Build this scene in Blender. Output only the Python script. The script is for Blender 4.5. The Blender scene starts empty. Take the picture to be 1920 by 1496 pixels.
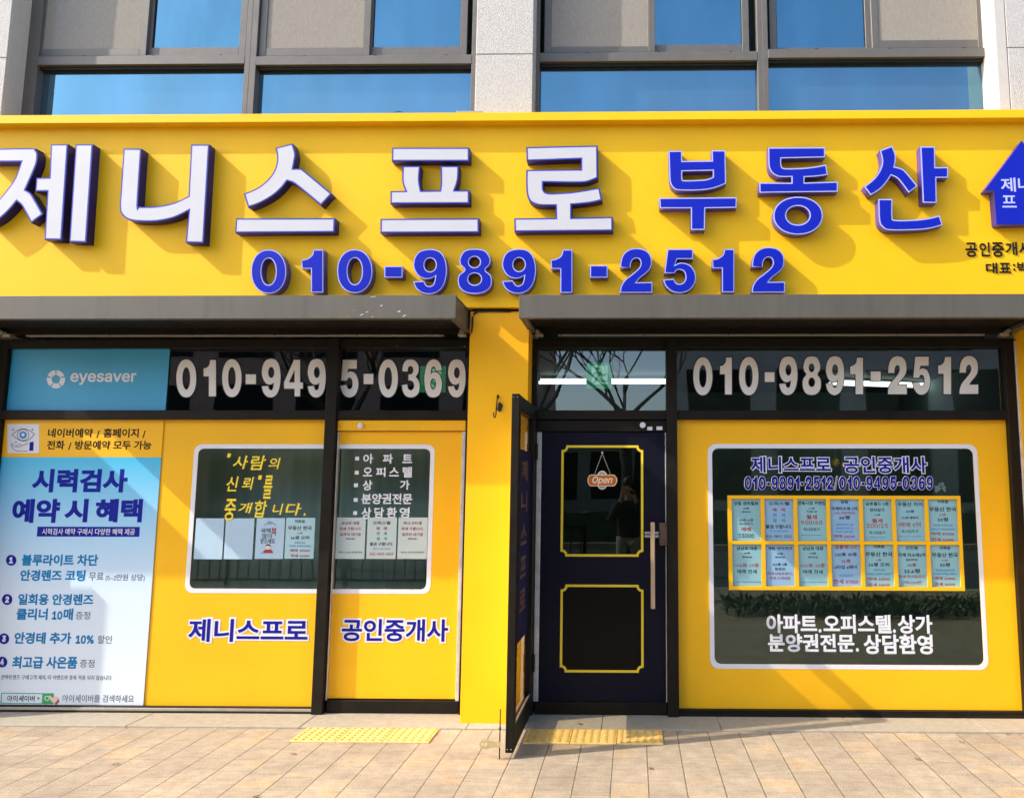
import bpy, bmesh, math, random, re
import numpy as np
from mathutils import Vector, Matrix
random.seed(7)
S = bpy.context.scene
COL = S.collection

# ------------------------------------------------------------------ camera, light
F_PX, PPX, PPY = 1537.3, 1161.4, 718.9          # the photograph is 1920 x 1496
PITCH, YAW, ROLL = .12758, -.01723, .00198
EYE = Vector((0, -5.7, 1.5))
fw = Vector((math.sin(YAW)*math.cos(PITCH), math.cos(YAW)*math.cos(PITCH), math.sin(PITCH)))
rt0 = Vector((math.cos(YAW), -math.sin(YAW), 0)); up0 = rt0.cross(fw)
RT = math.cos(ROLL)*rt0 + math.sin(ROLL)*up0
UP = -math.sin(ROLL)*rt0 + math.cos(ROLL)*up0
cam = bpy.data.cameras.new('camera')
cam.sensor_fit = 'HORIZONTAL'; cam.sensor_width = 36
cam.lens = F_PX/1920*36
cam.shift_x = (960-PPX)/1920; cam.shift_y = (PPY-748)/1920
cam.clip_start = .05; cam.clip_end = 500
co = bpy.data.objects.new('camera', cam); COL.objects.link(co)
M = Matrix((RT, UP, -fw)).transposed().to_4x4(); M.translation = EYE
co.matrix_world = M
S.camera = co

SUN_DIR = Vector((3.05, 1.0, -2.68)).normalized()
SUN_EL = math.asin(-SUN_DIR.z)
SUN_AZ = math.atan2(-SUN_DIR.x, -SUN_DIR.y)
w = bpy.data.worlds.new('World'); S.world = w; w.use_nodes = True
nt = w.node_tree; bg = nt.nodes['Background']
sky = nt.nodes.new('ShaderNodeTexSky'); sky.sky_type = 'NISHITA'; sky.sun_disc = False
sky.sun_elevation = SUN_EL; sky.sun_rotation = SUN_AZ % (2*math.pi)
sky.air_density = 1.0; sky.dust_density = 2.2; sky.ozone_density = 1.0
nt.links.new(sky.outputs[0], bg.inputs[0]); bg.inputs[1].default_value = .15
sl = bpy.data.lights.new('sun', 'SUN'); sl.energy = 2.2; sl.angle = math.radians(.5); sl.color = (1, .93, .82)
so = bpy.data.objects.new('sun', sl); COL.objects.link(so)
so.rotation_euler = SUN_DIR.to_track_quat('-Z', 'Y').to_euler(); so.location = (-12, -10, 14)
S.view_settings.view_transform = 'Standard'; S.view_settings.look = 'None'
S.view_settings.exposure = 1.55; S.view_settings.gamma = 1
S.cycles.transparent_max_bounces = 24; S.cycles.max_bounces = 10

# ------------------------------------------------------------------ helpers
def P(x, y, Y):
    d = (x-PPX)/F_PX*RT - (y-PPY)/F_PX*UP + fw
    return EYE + d*((Y-EYE.y)/d.y)
def G(x, y, z=0):
    d = (x-PPX)/F_PX*RT - (y-PPY)/F_PX*UP + fw
    return EYE + d*((z-EYE.z)/d.z)
def XX(x, y, Y): return P(x, y, Y).x
def ZZ(x, y, Y): return P(x, y, Y).z

def tag(o, label=None, cat=None, group=None, kind=None):
    if label: o['label'] = label
    if cat: o['category'] = cat
    if group: o['group'] = group
    if kind: o['kind'] = kind
    return o
def thing(name, label, cat, loc=(0, 0, 0), group=None):
    o = bpy.data.objects.new(name, None); o.location = loc; o.empty_display_size = .1
    COL.objects.link(o); return tag(o, label, cat, group)
def wloc(p):
    v = Vector(p.location)
    while p.parent:
        p = p.parent; v = v + Vector(p.location) if p.type == 'EMPTY' else v
    return v
def link(o, parent=None):
    COL.objects.link(o)
    if parent:
        o.parent = parent
        r = parent
        while r.parent: r = r.parent
        if parent is r: o.matrix_parent_inverse = Matrix.Translation(-Vector(r.location))
    return o
def mobj(name, me, mat, parent=None):
    o = bpy.data.objects.new(name, me)
    me.materials.clear(); me.materials.append(mat)
    return link(o, parent)

class MB:
    def __init__(s): s.bm = bmesh.new()
    def box(s, a, b, bev=0.0, seg=1):
        x0, x1 = sorted((a[0], b[0])); y0, y1 = sorted((a[1], b[1])); z0, z1 = sorted((a[2], b[2]))
        r = bmesh.ops.create_cube(s.bm, size=1)['verts']
        bmesh.ops.scale(s.bm, vec=(x1-x0, y1-y0, z1-z0), verts=r)
        bmesh.ops.translate(s.bm, vec=((x0+x1)/2, (y0+y1)/2, (z0+z1)/2), verts=r)
        if bev:
            es = list({e for v in r for e in v.link_edges})
            bmesh.ops.bevel(s.bm, geom=es, offset=bev, segments=seg, affect='EDGES', profile=.5)
        return s
    def px(s, x0, y0, x1, y1, Y, d, bev=0.0, ym=None):
        ym = (y0+y1)/2 if ym is None else ym; xm = (x0+x1)/2
        return s.box((XX(x0, ym, Y), Y, ZZ(xm, y0, Y)), (XX(x1, ym, Y), Y+d, ZZ(xm, y1, Y)), bev)
    def quad(s, *pts):
        s.bm.faces.new([s.bm.verts.new(p) for p in pts]); return s
    def tube(s, pts, rads, n=8):
        pts = [Vector(p) for p in pts]
        if not hasattr(rads, '__len__'): rads = [rads]*len(pts)
        rings = []
        for i, p in enumerate(pts):
            t = (pts[min(i+1, len(pts)-1)]-pts[max(i-1, 0)]).normalized()
            a = t.cross(Vector((0, 0, 1)) if abs(t.z) < .9 else Vector((1, 0, 0))).normalized(); b = t.cross(a)
            rings.append([s.bm.verts.new(p+rads[i]*(math.cos(q)*a+math.sin(q)*b)) for q in [2*math.pi*k/n for k in range(n)]])
        for i in range(len(rings)-1):
            for k in range(n):
                s.bm.faces.new((rings[i][k], rings[i][(k+1) % n], rings[i+1][(k+1) % n], rings[i+1][k]))
        s.bm.faces.new(rings[0]); s.bm.faces.new(rings[-1][::-1])
        return s
    def cyl(s, c, axis, r, L, n=24, r2=None):
        axis = Vector(axis).normalized(); c = Vector(c)
        return s.tube([c-axis*L/2, c+axis*L/2], [r, r if r2 is None else r2], n)
    def ball(s, c, r, sc=(1, 1, 1), u=16, v=10):
        vs = bmesh.ops.create_uvsphere(s.bm, u_segments=u, v_segments=v, radius=r)['verts']
        bmesh.ops.scale(s.bm, vec=sc, verts=vs); bmesh.ops.translate(s.bm, vec=c, verts=vs); return s
    def build(s, name, mat, parent=None, smooth=False):
        bmesh.ops.recalc_face_normals(s.bm, faces=s.bm.faces)
        me = bpy.data.meshes.new(name); s.bm.to_mesh(me); s.bm.free()
        if smooth:
            for p in me.polygons: p.use_smooth = True
        return mobj(name, me, mat, parent)

# ---- outlines
def parse(st, x0=0, y0=0, s=1):
    out = []
    for tk in st.split():
        c = tk.endswith('c'); a, b = tk.rstrip('c').split(',')
        out.append((x0+float(a)/s, y0+float(b)/s, c))
    return out
def smooth(pts, n=5):
    out = []; N = len(pts)
    for i in range(N):
        p1, p2 = pts[i], pts[(i+1) % N]
        out.append((p1[0], p1[1]))
        if p1[2] and p2[2]: continue
        p0 = p1 if p1[2] else pts[i-1]; p3 = p2 if p2[2] else pts[(i+2) % N]
        for k in range(1, n):
            t = k/n; q = []
            for d in (0, 1):
                a, b, c, e = p0[d], p1[d], p2[d], p3[d]
                q.append(.5*(2*b+(c-a)*t+(2*a-5*b+4*c-e)*t*t+(3*b-a-3*c+e)*t**3))
            out.append(tuple(q))
    return out
def ell(cx, cy, rx, ry, n=40, p=2.0):
    o = []
    for k in range(n):
        t = 2*math.pi*k/n; c, s_ = math.cos(t), math.sin(t)
        o.append((cx+rx*math.copysign(abs(c)**(2/p), c), cy+ry*math.copysign(abs(s_)**(2/p), s_)))
    return o
def rrect(x0, y0, x1, y1, r, n=8):
    o = []
    for cx, cy, a in ((x1-r, y1-r, 0), (x0+r, y1-r, 90), (x0+r, y0+r, 180), (x1-r, y0+r, 270)):
        for k in range(n+1):
            t = math.radians(a+90*k/n); o.append((cx+r*math.cos(t), cy+r*math.sin(t)))
    return o
def area(l): return .5*sum(l[i][0]*l[(i+1) % len(l)][1]-l[(i+1) % len(l)][0]*l[i][1] for i in range(len(l)))
def inset(loop, d, hole=False):
    if (area(loop) < 0) != hole: loop = loop[::-1]
    L = [loop[i] for i in range(len(loop)) if (Vector(loop[i])-Vector(loop[i-1])).length > 1e-5]
    out = []
    for i in range(len(L)):
        a, b, c = Vector(L[i-1]), Vector(L[i]), Vector(L[(i+1) % len(L)])
        u, v = (b-a).normalized(), (c-b).normalized()
        n1, n2 = Vector((-u.y, u.x)), Vector((-v.y, v.x))
        m = n1+n2
        m = m.normalized() if m.length > 1e-4 else n1
        out.append(tuple(b+m*d/max(.45, m.dot(n1))))
    return out
def shape(name, loops, Y, depth, mat, parent=None, grow=0):
    """outlines given in metres on the wall plane (x, z); front at Y, going depth back"""
    c = bpy.data.curves.new(name, 'CURVE'); c.dimensions = '2D'; c.fill_mode = 'BOTH'; c.extrude = depth*10
    if grow: c.extrude = 0; c.bevel_depth = grow*20; c.bevel_resolution = 0
    for l in loops:
        s = c.splines.new('POLY'); s.points.add(len(l)-1); s.use_cyclic_u = True
        for q, p in zip(l, s.points): p.co = (q[0]*20, q[1]*20, 0, 1)
    o = bpy.data.objects.new(name, c)
    me = bpy.data.meshes.new_from_object(o); bpy.data.objects.remove(o); bpy.data.curves.remove(c)
    me.transform(Matrix.Scale(.05, 4))
    if grow: me.transform(Matrix.Diagonal((1, 1, depth/2/grow, 1)))
    me.transform(Matrix(((1, 0, 0, 0), (0, 0, -1, Y+depth/2), (0, 1, 0, 0), (0, 0, 0, 1))))
    me.name = name
    return mobj(name, me, mat, parent)
def pxl(loop, Y): return [(P(q[0], q[1], Y).x, P(q[0], q[1], Y).z) for q in loop]

FONT2 = None
try:
    import os
    FONT2 = bpy.data.fonts.load(os.path.join(bpy.utils.system_resource('DATAFILES'), 'fonts', 'Inter.woff2'))
except Exception:
    FONT2 = None
def text_mesh(body, bold=0, shear=0, font=None, space=1.0):
    runs = [r for r in re.findall(r'[\x21-\x7e]+|[^\x21-\x7e]+', body) if r]
    if FONT2 is None or len(runs) == 1:
        hangul = any(ord(c) > 0x1100 for c in body)
        return text_run(body, bold, shear, None if hangul else (font or FONT2))
    x = 0; vs = []; fs = []; off = 0
    for r in runs:
        if not r.strip(): x += .3*len(r); continue
        lead = len(r)-len(r.lstrip()); x += .3*lead
        han = any(ord(c) > 0x1100 for c in r)
        me, v = text_run(r.strip(), bold, shear, None if han else FONT2)
        v = v.copy()
        if not han: v[:, 1] *= 1.2; v[:, 0] *= 1.02; v[:, 1] -= .03
        lo, hi = v.min(0), v.max(0); v[:, 0] += x-lo[0]
        if r.strip() in '.,': v[:, 0] -= .02
        fs += [[i+off for i in p.vertices] for p in me.polygons]; off += len(v); vs.append(v)
        bpy.data.meshes.remove(me)
        x += hi[0]-lo[0]+.09+.3*(len(r)-len(r.rstrip()))
    V = np.concatenate(vs).astype('f'); m = bpy.data.meshes.new('lettering'); m.from_pydata(V.tolist(), [], fs)
    return m, V
def text_run(body, bold=0, shear=0, font=None, space=1.0):
    c = bpy.data.curves.new('lettering', 'FONT'); c.body = body; c.shear = shear
    c.space_character = space
    c.resolution_u = 4
    if font: c.font = font
    if bold > 0: c.bevel_depth = bold; c.bevel_resolution = 0
    o = bpy.data.objects.new('lettering', c)
    me = bpy.data.meshes.new_from_object(o); bpy.data.objects.remove(o); bpy.data.curves.remove(c)
    n = len(me.vertices); v = np.empty(n*3, 'f'); me.vertices.foreach_get('co', v); v = v.reshape(-1, 3)
    return me, v
def joinmesh(parts):
    """parts: list of (mesh, verts) -> one mesh"""
    vs, fs, off = [], [], 0
    for me, v in parts:
        vs.append(v); fs += [[i+off for i in p.vertices] for p in me.polygons]; off += len(v)
        bpy.data.meshes.remove(me)
    m = bpy.data.meshes.new('lettering'); m.from_pydata(np.concatenate(vs).tolist(), [], fs); m.update(); return m
def fit(v, X0, X1, Z0, Z1, Y, th):
    lo, hi = v.min(0), v.max(0); out = np.empty_like(v)
    out[:, 0] = X0+(v[:, 0]-lo[0])/max(1e-6, hi[0]-lo[0])*(X1-X0)
    out[:, 2] = Z0+(v[:, 1]-lo[1])/max(1e-6, hi[1]-lo[1])*(Z1-Z0)
    dz = hi[2]-lo[2]
    out[:, 1] = Y-th*((v[:, 2]-lo[2])/dz if dz > 1e-6 else 1)
    return out
def writing(lines, Y, mat, parent, name='lettering', th=.0008, whole=False):
    if not whole and len(lines) > 1:
        for L in lines: writing([L], Y, mat, parent, name, th)
        return None
    return writing_(lines, Y, mat, parent, name, th)
def writing_(lines, Y, mat, parent, name, th):
    """lines: (body, x0, y0, x1, y1, bold[, shear[, font]]) in photo pixels on plane Y"""
    parts = []
    for L in lines:
        body, x0, y0, x1, y1, bold = L[:6]
        shear = L[6] if len(L) > 6 else 0; font = L[7] if len(L) > 7 else None
        me, v = text_mesh(body, bold, shear, font)
        xm, ym = (x0+x1)/2, (y0+y1)/2
        parts.append((me, fit(v, XX(x0, ym, Y), XX(x1, ym, Y), ZZ(xm, y1, Y), ZZ(xm, y0, Y), Y, th)))
    return mobj(name, joinmesh(parts), mat, parent)
def outlined(lines, Y, mat, mat_back, grow, parent, gap=.0015):
    """lettering with a contour of another colour behind it; grow in pixels"""
    writing(lines, Y-gap, mat, parent)
    back = []
    for L in lines:
        body, x0, y0, x1, y1, bold = L[:6]
        me, v = text_mesh(body, bold); lo, hi = v.min(0), v.max(0); bpy.data.meshes.remove(me)
        k = (hi[1]-lo[1])/(y1-y0)                     # em per pixel
        back.append((body, x0-grow, y0-grow, x1+grow, y1+grow, bold+grow*k)+tuple(L[6:]))
    writing(back, Y, mat_back, parent, 'contour')

# numerals of the sign maker's heavy grotesque: unit box, y down; (width, outlines)
def _n(st, bx, by, bw, bh): return [((x-bx)/bw, (y-by)/bh, c) for x, y, c in parse(st)]
_nine = _n('447,465c 572,458c 598,503 635,516 675,490 694,410c 640,436 565,436 500,400 458,330 449,270 470,185 530,122 640,100 740,122 800,195 824,300 822,400 790,510 730,580 640,610 550,597 480,545', 445, 100, 380, 510)
_eight = _n('1140,97 1260,120 1318,210 1308,280 1262,335 1318,390 1335,450 1320,530 1250,588 1140,607 1030,588 965,530 948,450 965,390 1024,335 978,280 970,210 1025,120', 948, 97, 387, 510)
NUM = {
 '0': (.80, [ell(.5, .5, .5, .5, 48, 2.15), ell(.5, .5, .2, .295, 36, 2.1)]),
 '1': (.485, [smooth(_n('940,130c 1080,130c 1080,730c 908,730c 908,400c 780,400c 780,270c 850,258 915,215 936,160', 780, 130, 300, 600))]),
 '2': (.735, [smooth(_n('1148,415c 1160,300 1200,205 1285,140 1390,122 1500,140 1580,200 1616,300 1598,420 1530,500 1450,562 1392,628c 1625,625c 1625,788c 1145,788c 1160,690 1220,592 1320,510 1420,420 1448,350 1430,292 1385,275 1335,300 1310,360 1308,415c', 1145, 122, 480, 666))]),
 '3': (.74, [smooth(parse('.02,.31c .06,.15 .22,.03 .48,0 .76,.04 .92,.17 .92,.33 .77,.46c .93,.56 1,.72 .93,.88 .74,.97 .48,1 .22,.96 .05,.84 0,.68c .29,.655c .34,.77 .48,.82 .63,.78 .69,.69 .62,.59 .46,.55 .37,.555c .37,.395c .48,.395 .6,.36 .64,.27 .59,.2 .48,.175 .36,.2 .31,.32c'))]),
 '4': (.78, [smooth(parse('.52,0c .85,0c .85,.62c 1,.62c 1,.79c .85,.79c .85,1c .56,1c .56,.79c 0,.79c 0,.61c')), [(.56, .26), (.25, .62), (.56, .62)]]),
 '5': (.75, [smooth(_n('160,122c 515,122c 515,265c 298,265c 268,340c 310,318 370,310 470,342 535,425 555,510 540,600 480,685 400,724 320,735 220,712 140,645 95,545c 250,532c 280,585 325,603 385,580 408,510 385,436 325,410 285,425 262,460c 115,460c', 92, 122, 463, 613))]),
 '8': (.75, [smooth(_eight), ell(.49, .295, .16, .115, 28), ell(.496, .67, .185, .125, 28)]),
 '9': (.735, [smooth(_nine), ell(.507, .352, .165, .145, 28)]),
 '-': (.36, [[(0, 0), (1, 0), (1, 1), (0, 1)]]),
 '/': (.34, [[(.68, 0), (1, 0), (.32, 1), (0, 1)]]),
}
NUM['6'] = (.735, [[(1-x, 1-y) for x, y in l] for l in NUM['9'][1]])
def numeral(ch, x0, y0, x1, y1, Y):
    """outlines in metres of one numeral filling a pixel box on plane Y"""
    return [pxl([(x0+u*(x1-x0), y0+v*(y1-y0)) for u, v in l], Y) for l in NUM[ch][1]]
def numrow(body, x0, y0, x1, y1, gap=.13):
    adv = [NUM[c][0] for c in body]; tot = sum(adv)+gap*(len(body)-1); k = (x1-x0)/tot; x = x0; out = []
    for c, a in zip(body, adv):
        h = y1-y0
        b = (x, y0+h*.44, x+a*k, y0+h*.66) if c == '-' else (x, y0, x+a*k, y1)
        out.append((c,)+b); x += (a+gap)*k
    return out

# ------------------------------------------------------------------ materials
def mat(name, col, rough=.5, metal=0, amp=0, scale=8, bump=0, bscale=60, spec=.5, coat=0, stretch=(1, 1, 1), col2=None, rvar=0):
    m = bpy.data.materials.new(name); m.use_nodes = True; t = m.node_tree; b = t.nodes['Principled BSDF']
    b.inputs['Base Color'].default_value = (*col, 1); b.inputs['Roughness'].default_value = rough
    b.inputs['Metallic'].default_value = metal; b.inputs['Specular IOR Level'].default_value = spec
    b.inputs['Coat Weight'].default_value = coat; b.inputs['Coat Roughness'].default_value = .08
    if amp or bump or rvar:
        tc = t.nodes.new('ShaderNodeTexCoord'); mp = t.nodes.new('ShaderNodeMapping'); mp.inputs['Scale'].default_value = stretch
        t.links.new(tc.outputs['Object'], mp.inputs[0])
        n = t.nodes.new('ShaderNodeTexNoise'); n.inputs['Scale'].default_value = scale; n.inputs['Detail'].default_value = 6
        n.inputs['Roughness'].default_value = .65
        t.links.new(mp.outputs[0], n.inputs['Vector'])
        if amp:
            r = t.nodes.new('ShaderNodeValToRGB')
            r.color_ramp.elements[0].position = .3; r.color_ramp.elements[1].position = .7
            lo = [c*(1-amp) for c in col]; hi = [min(1, c*(1+amp)) for c in (col2 or col)]
            r.color_ramp.elements[0].color = (*lo, 1); r.color_ramp.elements[1].color = (*hi, 1)
            t.links.new(n.outputs['Fac'], r.inputs[0]); t.links.new(r.outputs[0], b.inputs['Base Color'])
        if rvar:
            mr = t.nodes.new('ShaderNodeMapRange'); mr.inputs[1].default_value = .3; mr.inputs[2].default_value = .7
            mr.inputs[3].default_value = max(.02, rough-rvar); mr.inputs[4].default_value = min(1, rough+rvar)
            t.links.new(n.outputs['Fac'], mr.inputs[0]); t.links.new(mr.outputs[0], b.inputs['Roughness'])
        if bump:
            n2 = t.nodes.new('ShaderNodeTexNoise'); n2.inputs['Scale'].default_value = bscale; n2.inputs['Detail'].default_value = 4
            t.links.new(tc.outputs['Object'], n2.inputs['Vector'])
            bp = t.nodes.new('ShaderNodeBump'); bp.inputs['Strength'].default_value = bump; bp.inputs['Distance'].default_value = .01
            t.links.new(n2.outputs['Fac'], bp.inputs['Height']); t.links.new(bp.outputs[0], b.inputs['Normal'])
    return m
def glass(name, tint=(.8, .88, .86), k=1.2, refl=(1, 1, 1), base=0.0):
    m = bpy.data.materials.new(name); m.use_nodes = True; t = m.node_tree; t.nodes.clear()
    o = t.nodes.new('ShaderNodeOutputMaterial'); tr = t.nodes.new('ShaderNodeBsdfTransparent'); tr.inputs[0].default_value = (*tint, 1)
    g = t.nodes.new('ShaderNodeBsdfGlossy'); g.inputs['Roughness'].default_value = .0; g.inputs[0].default_value = (*refl, 1)
    f = t.nodes.new('ShaderNodeFresnel'); f.inputs[0].default_value = 1.52
    mu = t.nodes.new('ShaderNodeMath'); mu.operation = 'MULTIPLY_ADD'; mu.inputs[1].default_value = k; mu.inputs[2].default_value = base; mu.use_clamp = True
    tc = t.nodes.new('ShaderNodeTexCoord'); n = t.nodes.new('ShaderNodeTexNoise'); n.inputs['Scale'].default_value = 1.3
    bp = t.nodes.new('ShaderNodeBump'); bp.inputs['Strength'].default_value = .025; bp.inputs['Distance'].default_value = .05
    t.links.new(tc.outputs['Object'], n.inputs['Vector']); t.links.new(n.outputs['Fac'], bp.inputs['Height']); t.links.new(bp.outputs[0], g.inputs['Normal'])
    mx = t.nodes.new('ShaderNodeMixShader')
    t.links.new(f.outputs[0], mu.inputs[0]); t.links.new(mu.outputs[0], mx.inputs[0])
    t.links.new(tr.outputs[0], mx.inputs[1]); t.links.new(g.outputs[0], mx.inputs[2]); t.links.new(mx.outputs[0], o.inputs[0])
    return m
def emit(name, col, s):
    m = bpy.data.materials.new(name); m.use_nodes = True; t = m.node_tree; b = t.nodes['Principled BSDF']
    b.inputs['Base Color'].default_value = (*col, 1); b.inputs['Emission Color'].default_value = (*col, 1); b.inputs['Emission Strength'].default_value = s
    return m
YEL = (.86, .485, .003)
M_board = mat('yellow_composite_board', YEL, .5, spec=.25, amp=.03, scale=2.5, bump=.02, bscale=300, rvar=.06)
M_pillar = mat('yellow_painted_panel', (.86, .43, .003), .5, spec=.25, amp=.03, scale=3, rvar=.06)
M_film = mat('yellow_window_film', (.83, .43, .006), .4, amp=.05, scale=1.6, spec=.3, coat=.08)
M_white = mat('white_acrylic', (.50, .50, .525), .4, amp=.03, scale=5)
M_vinyl = mat('white_vinyl', (.66, .665, .70), .4, amp=.03, scale=6)
M_blue = mat('blue_acrylic', (.003, .012, .38), .4, amp=.06, scale=5, spec=.18, coat=.06)
M_peri = mat('periwinkle_trim', (.42, .45, .88), .35, amp=.05, scale=9)
M_sideshade = mat('shaded_indigo_return', (.016, .010, .11), .4, amp=.12, scale=7, spec=.3)  # white letters: dark edge line, plus shade on the sides mixed into the colour
M_sidelit = mat('indigo_return', (.05, .024, .24), .32, amp=.12, scale=7, coat=.2)  # same indigo, lighter: sunlight on the sides is put into the colour
M_rimblue = mat('royal_blue_trim', (.05, .06, .55), .3, amp=.08, scale=9)
M_navy = mat('navy_vinyl', (.008, .008, .24), .55, spec=.12, amp=.05, scale=9)
M_black = mat('black_vinyl', (.012, .009, .007), .6, spec=.15, amp=.1, scale=9)
M_frame = mat('dark_bronze_aluminium', (.011, .0085, .0055), .5, spec=.16, metal=.0, amp=.25, scale=9, bump=.05, bscale=400, rvar=.1)
M_frameup = mat('warm_grey_aluminium', (.115, .105, .092), .45, amp=.08, scale=14, bump=.05, bscale=500, rvar=.08)
M_gasket = mat('black_rubber', (.008, .008, .008), .6, amp=.2, scale=20)
M_shut = mat('grey_brown_steel', (.088, .079, .062), .5, amp=.10, scale=2.5, bump=.06, bscale=500, stretch=(6, 1, .6), rvar=.1)
M_rail = mat('dull_steel_rail', (.42, .38, .33), .4, metal=.6, amp=.15, scale=12)
M_silver = mat('silver_edge_strip', (.55, .54, .52), .35, metal=.3, amp=.2, scale=14)
M_doornavy = mat('navy_door_film', (.0045, .0045, .014), .5, amp=.15, scale=4, spec=.15)
M_doorblack = mat('black_glass_panel', (.003, .003, .003), .3, amp=.2, scale=4, spec=.12)
M_line = mat('golden_yellow_vinyl', (.86, .62, .02), .4, amp=.04, scale=9)
M_wood = mat('pale_wood_handle', (.48, .33, .2), .45, amp=.16, scale=6, stretch=(14, 14, 1))
M_steel = mat('polished_steel', (.75, .75, .73), .25, metal=.9, amp=.08, scale=20)
M_lock = mat('brown_lock_case', (.10, .055, .035), .4, amp=.15, scale=20)
M_orange = mat('orange_wood_plaque', (.60, .15, .010), .7, spec=.15, amp=.25, scale=7, stretch=(1, 1, 9))
M_cream = mat('cream_lettering', (.85, .75, .58), .5, amp=.05, scale=20)
M_string = mat('pale_string', (.55, .5, .4), .8, amp=.2, scale=60)
M_iron = mat('dark_cast_iron', (.035, .02, .012), .42, metal=.5, amp=.3, scale=40, bump=.3, bscale=200)
M_brass = mat('brass_zinc', (.58, .5, .28), .38, metal=.6, amp=.15, scale=30)
M_gold = mat('gold_ornament', (.85, .55, .10), .35, metal=.5, amp=.4, scale=60, bump=.5, bscale=120)
M_sheet = mat('pale_blue_paper', (.21, .41, .45), .6, amp=.03, scale=9)
M_sheet2 = mat('soft_blue_paper', (.21, .37, .53), .6, amp=.03, scale=9)
M_paper = mat('white_mint_paper', (.62, .72, .70), .6, amp=.03, scale=9)
M_sheet3 = mat('mint_paper', (.34, .52, .56), .6, amp=.03, scale=9)
M_sheet4 = mat('ice_blue_paper', (.36, .50, .61), .6, amp=.03, scale=9)
M_paper2 = mat('mint_white_paper', (.45, .54, .52), .6, amp=.03, scale=9)
M_ink = mat('black_print', (.012, .014, .016), .6, amp=.1, scale=30)
M_red = mat('dark_red_print', (.32, .022, .025), .6, amp=.1, scale=30)
M_blueink = mat('blue_print', (.03, .22, .48), .6, amp=.1, scale=30)
M_greenink = mat('green_print', (.05, .33, .12), .6, amp=.1, scale=30)
M_sky_banner = mat('sky_blue_banner', (.028, .30, .52), .45, amp=.04, scale=3)
M_teal = mat('teal_print', (.0, .17, .38), .6, spec=.12, amp=.05, scale=12)
M_navyink = mat('navy_print', (.006, .012, .25), .6, spec=.12, amp=.05, scale=12)
M_greenbox = mat('green_print_box', (.03, .32, .10), .5, amp=.05, scale=12)
M_skin = mat('drawn_peach', (.75, .5, .4), .6, amp=.05, scale=12)
M_grey = mat('grey_print', (.10, .10, .13), .6, amp=.05, scale=12)
M_glass = glass('shop_glass', (.90, .95, .93), 2.0, (.8, 1, .88))
M_glassclear = glass('clear_door_glass', (.70, .66, .52), 1.5)
M_tint = glass('dark_tinted_glass', (.42, .46, .44), 2.8, (.84, .95, 1))
M_dark = glass('smoked_door_glass', (.12, .13, .12), 1.3, (.85, 1, .9))
M_inside = mat('dim_interior_wall', (.13, .19, .165), .8, amp=.25, scale=1.5)
M_brightboard = mat('grey_green_board', (.50, .66, .58), .8, amp=.14, scale=2, stretch=(8, 1, .4))  # pale tone of the added board that lightens the left glass
M_ceil = mat('dim_interior_ceiling', (.07, .08, .08), .9, amp=.2, scale=2)
M_tube = emit('lit_fluorescent_tube', (.9, 1, .95), 2.6)
M_exit = emit('lit_exit_green', (.015, .28, .10), .3)
M_exitw = emit('lit_exit_pale', (.35, .75, .50), .3)
M_tact = mat('yellow_tactile_rubber', (.74, .50, .18), .7, spec=.2, amp=.16, scale=11, bump=.15, bscale=180)
M_stud = mat('shaded_yellow_stud', (.60, .35, .07), .65, amp=.2, scale=30)  # darker than the plate: the shading of the dots is put into the colour
M_conc = mat('pale_granite_strip', (.32, .275, .205), .75, amp=.14, scale=26, bump=.25, bscale=220)
M_leaf = mat('dry_leaf', (.22, .09, .035), .7, amp=.3, scale=40)
M_asph = mat('asphalt', (.05, .05, .052), .85, amp=.25, scale=40, bump=.3, bscale=150)
M_bark = mat('bark', (.05, .04, .032), .9, amp=.3, scale=14, bump=.5, bscale=40)
M_hedge = mat('hedge_leaf', (.05, .085, .03), .7, amp=.4, scale=9)
M_bld = mat('far_render_wall', (.36, .35, .33), .8, amp=.1, scale=1)
M_bldb = mat('far_brick_wall', (.28, .19, .15), .85, amp=.25, scale=6)
M_reveal = mat('smooth_stone_reveal', (.52, .49, .45), .7, amp=.06, scale=20, bump=.06, bscale=300)

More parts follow.
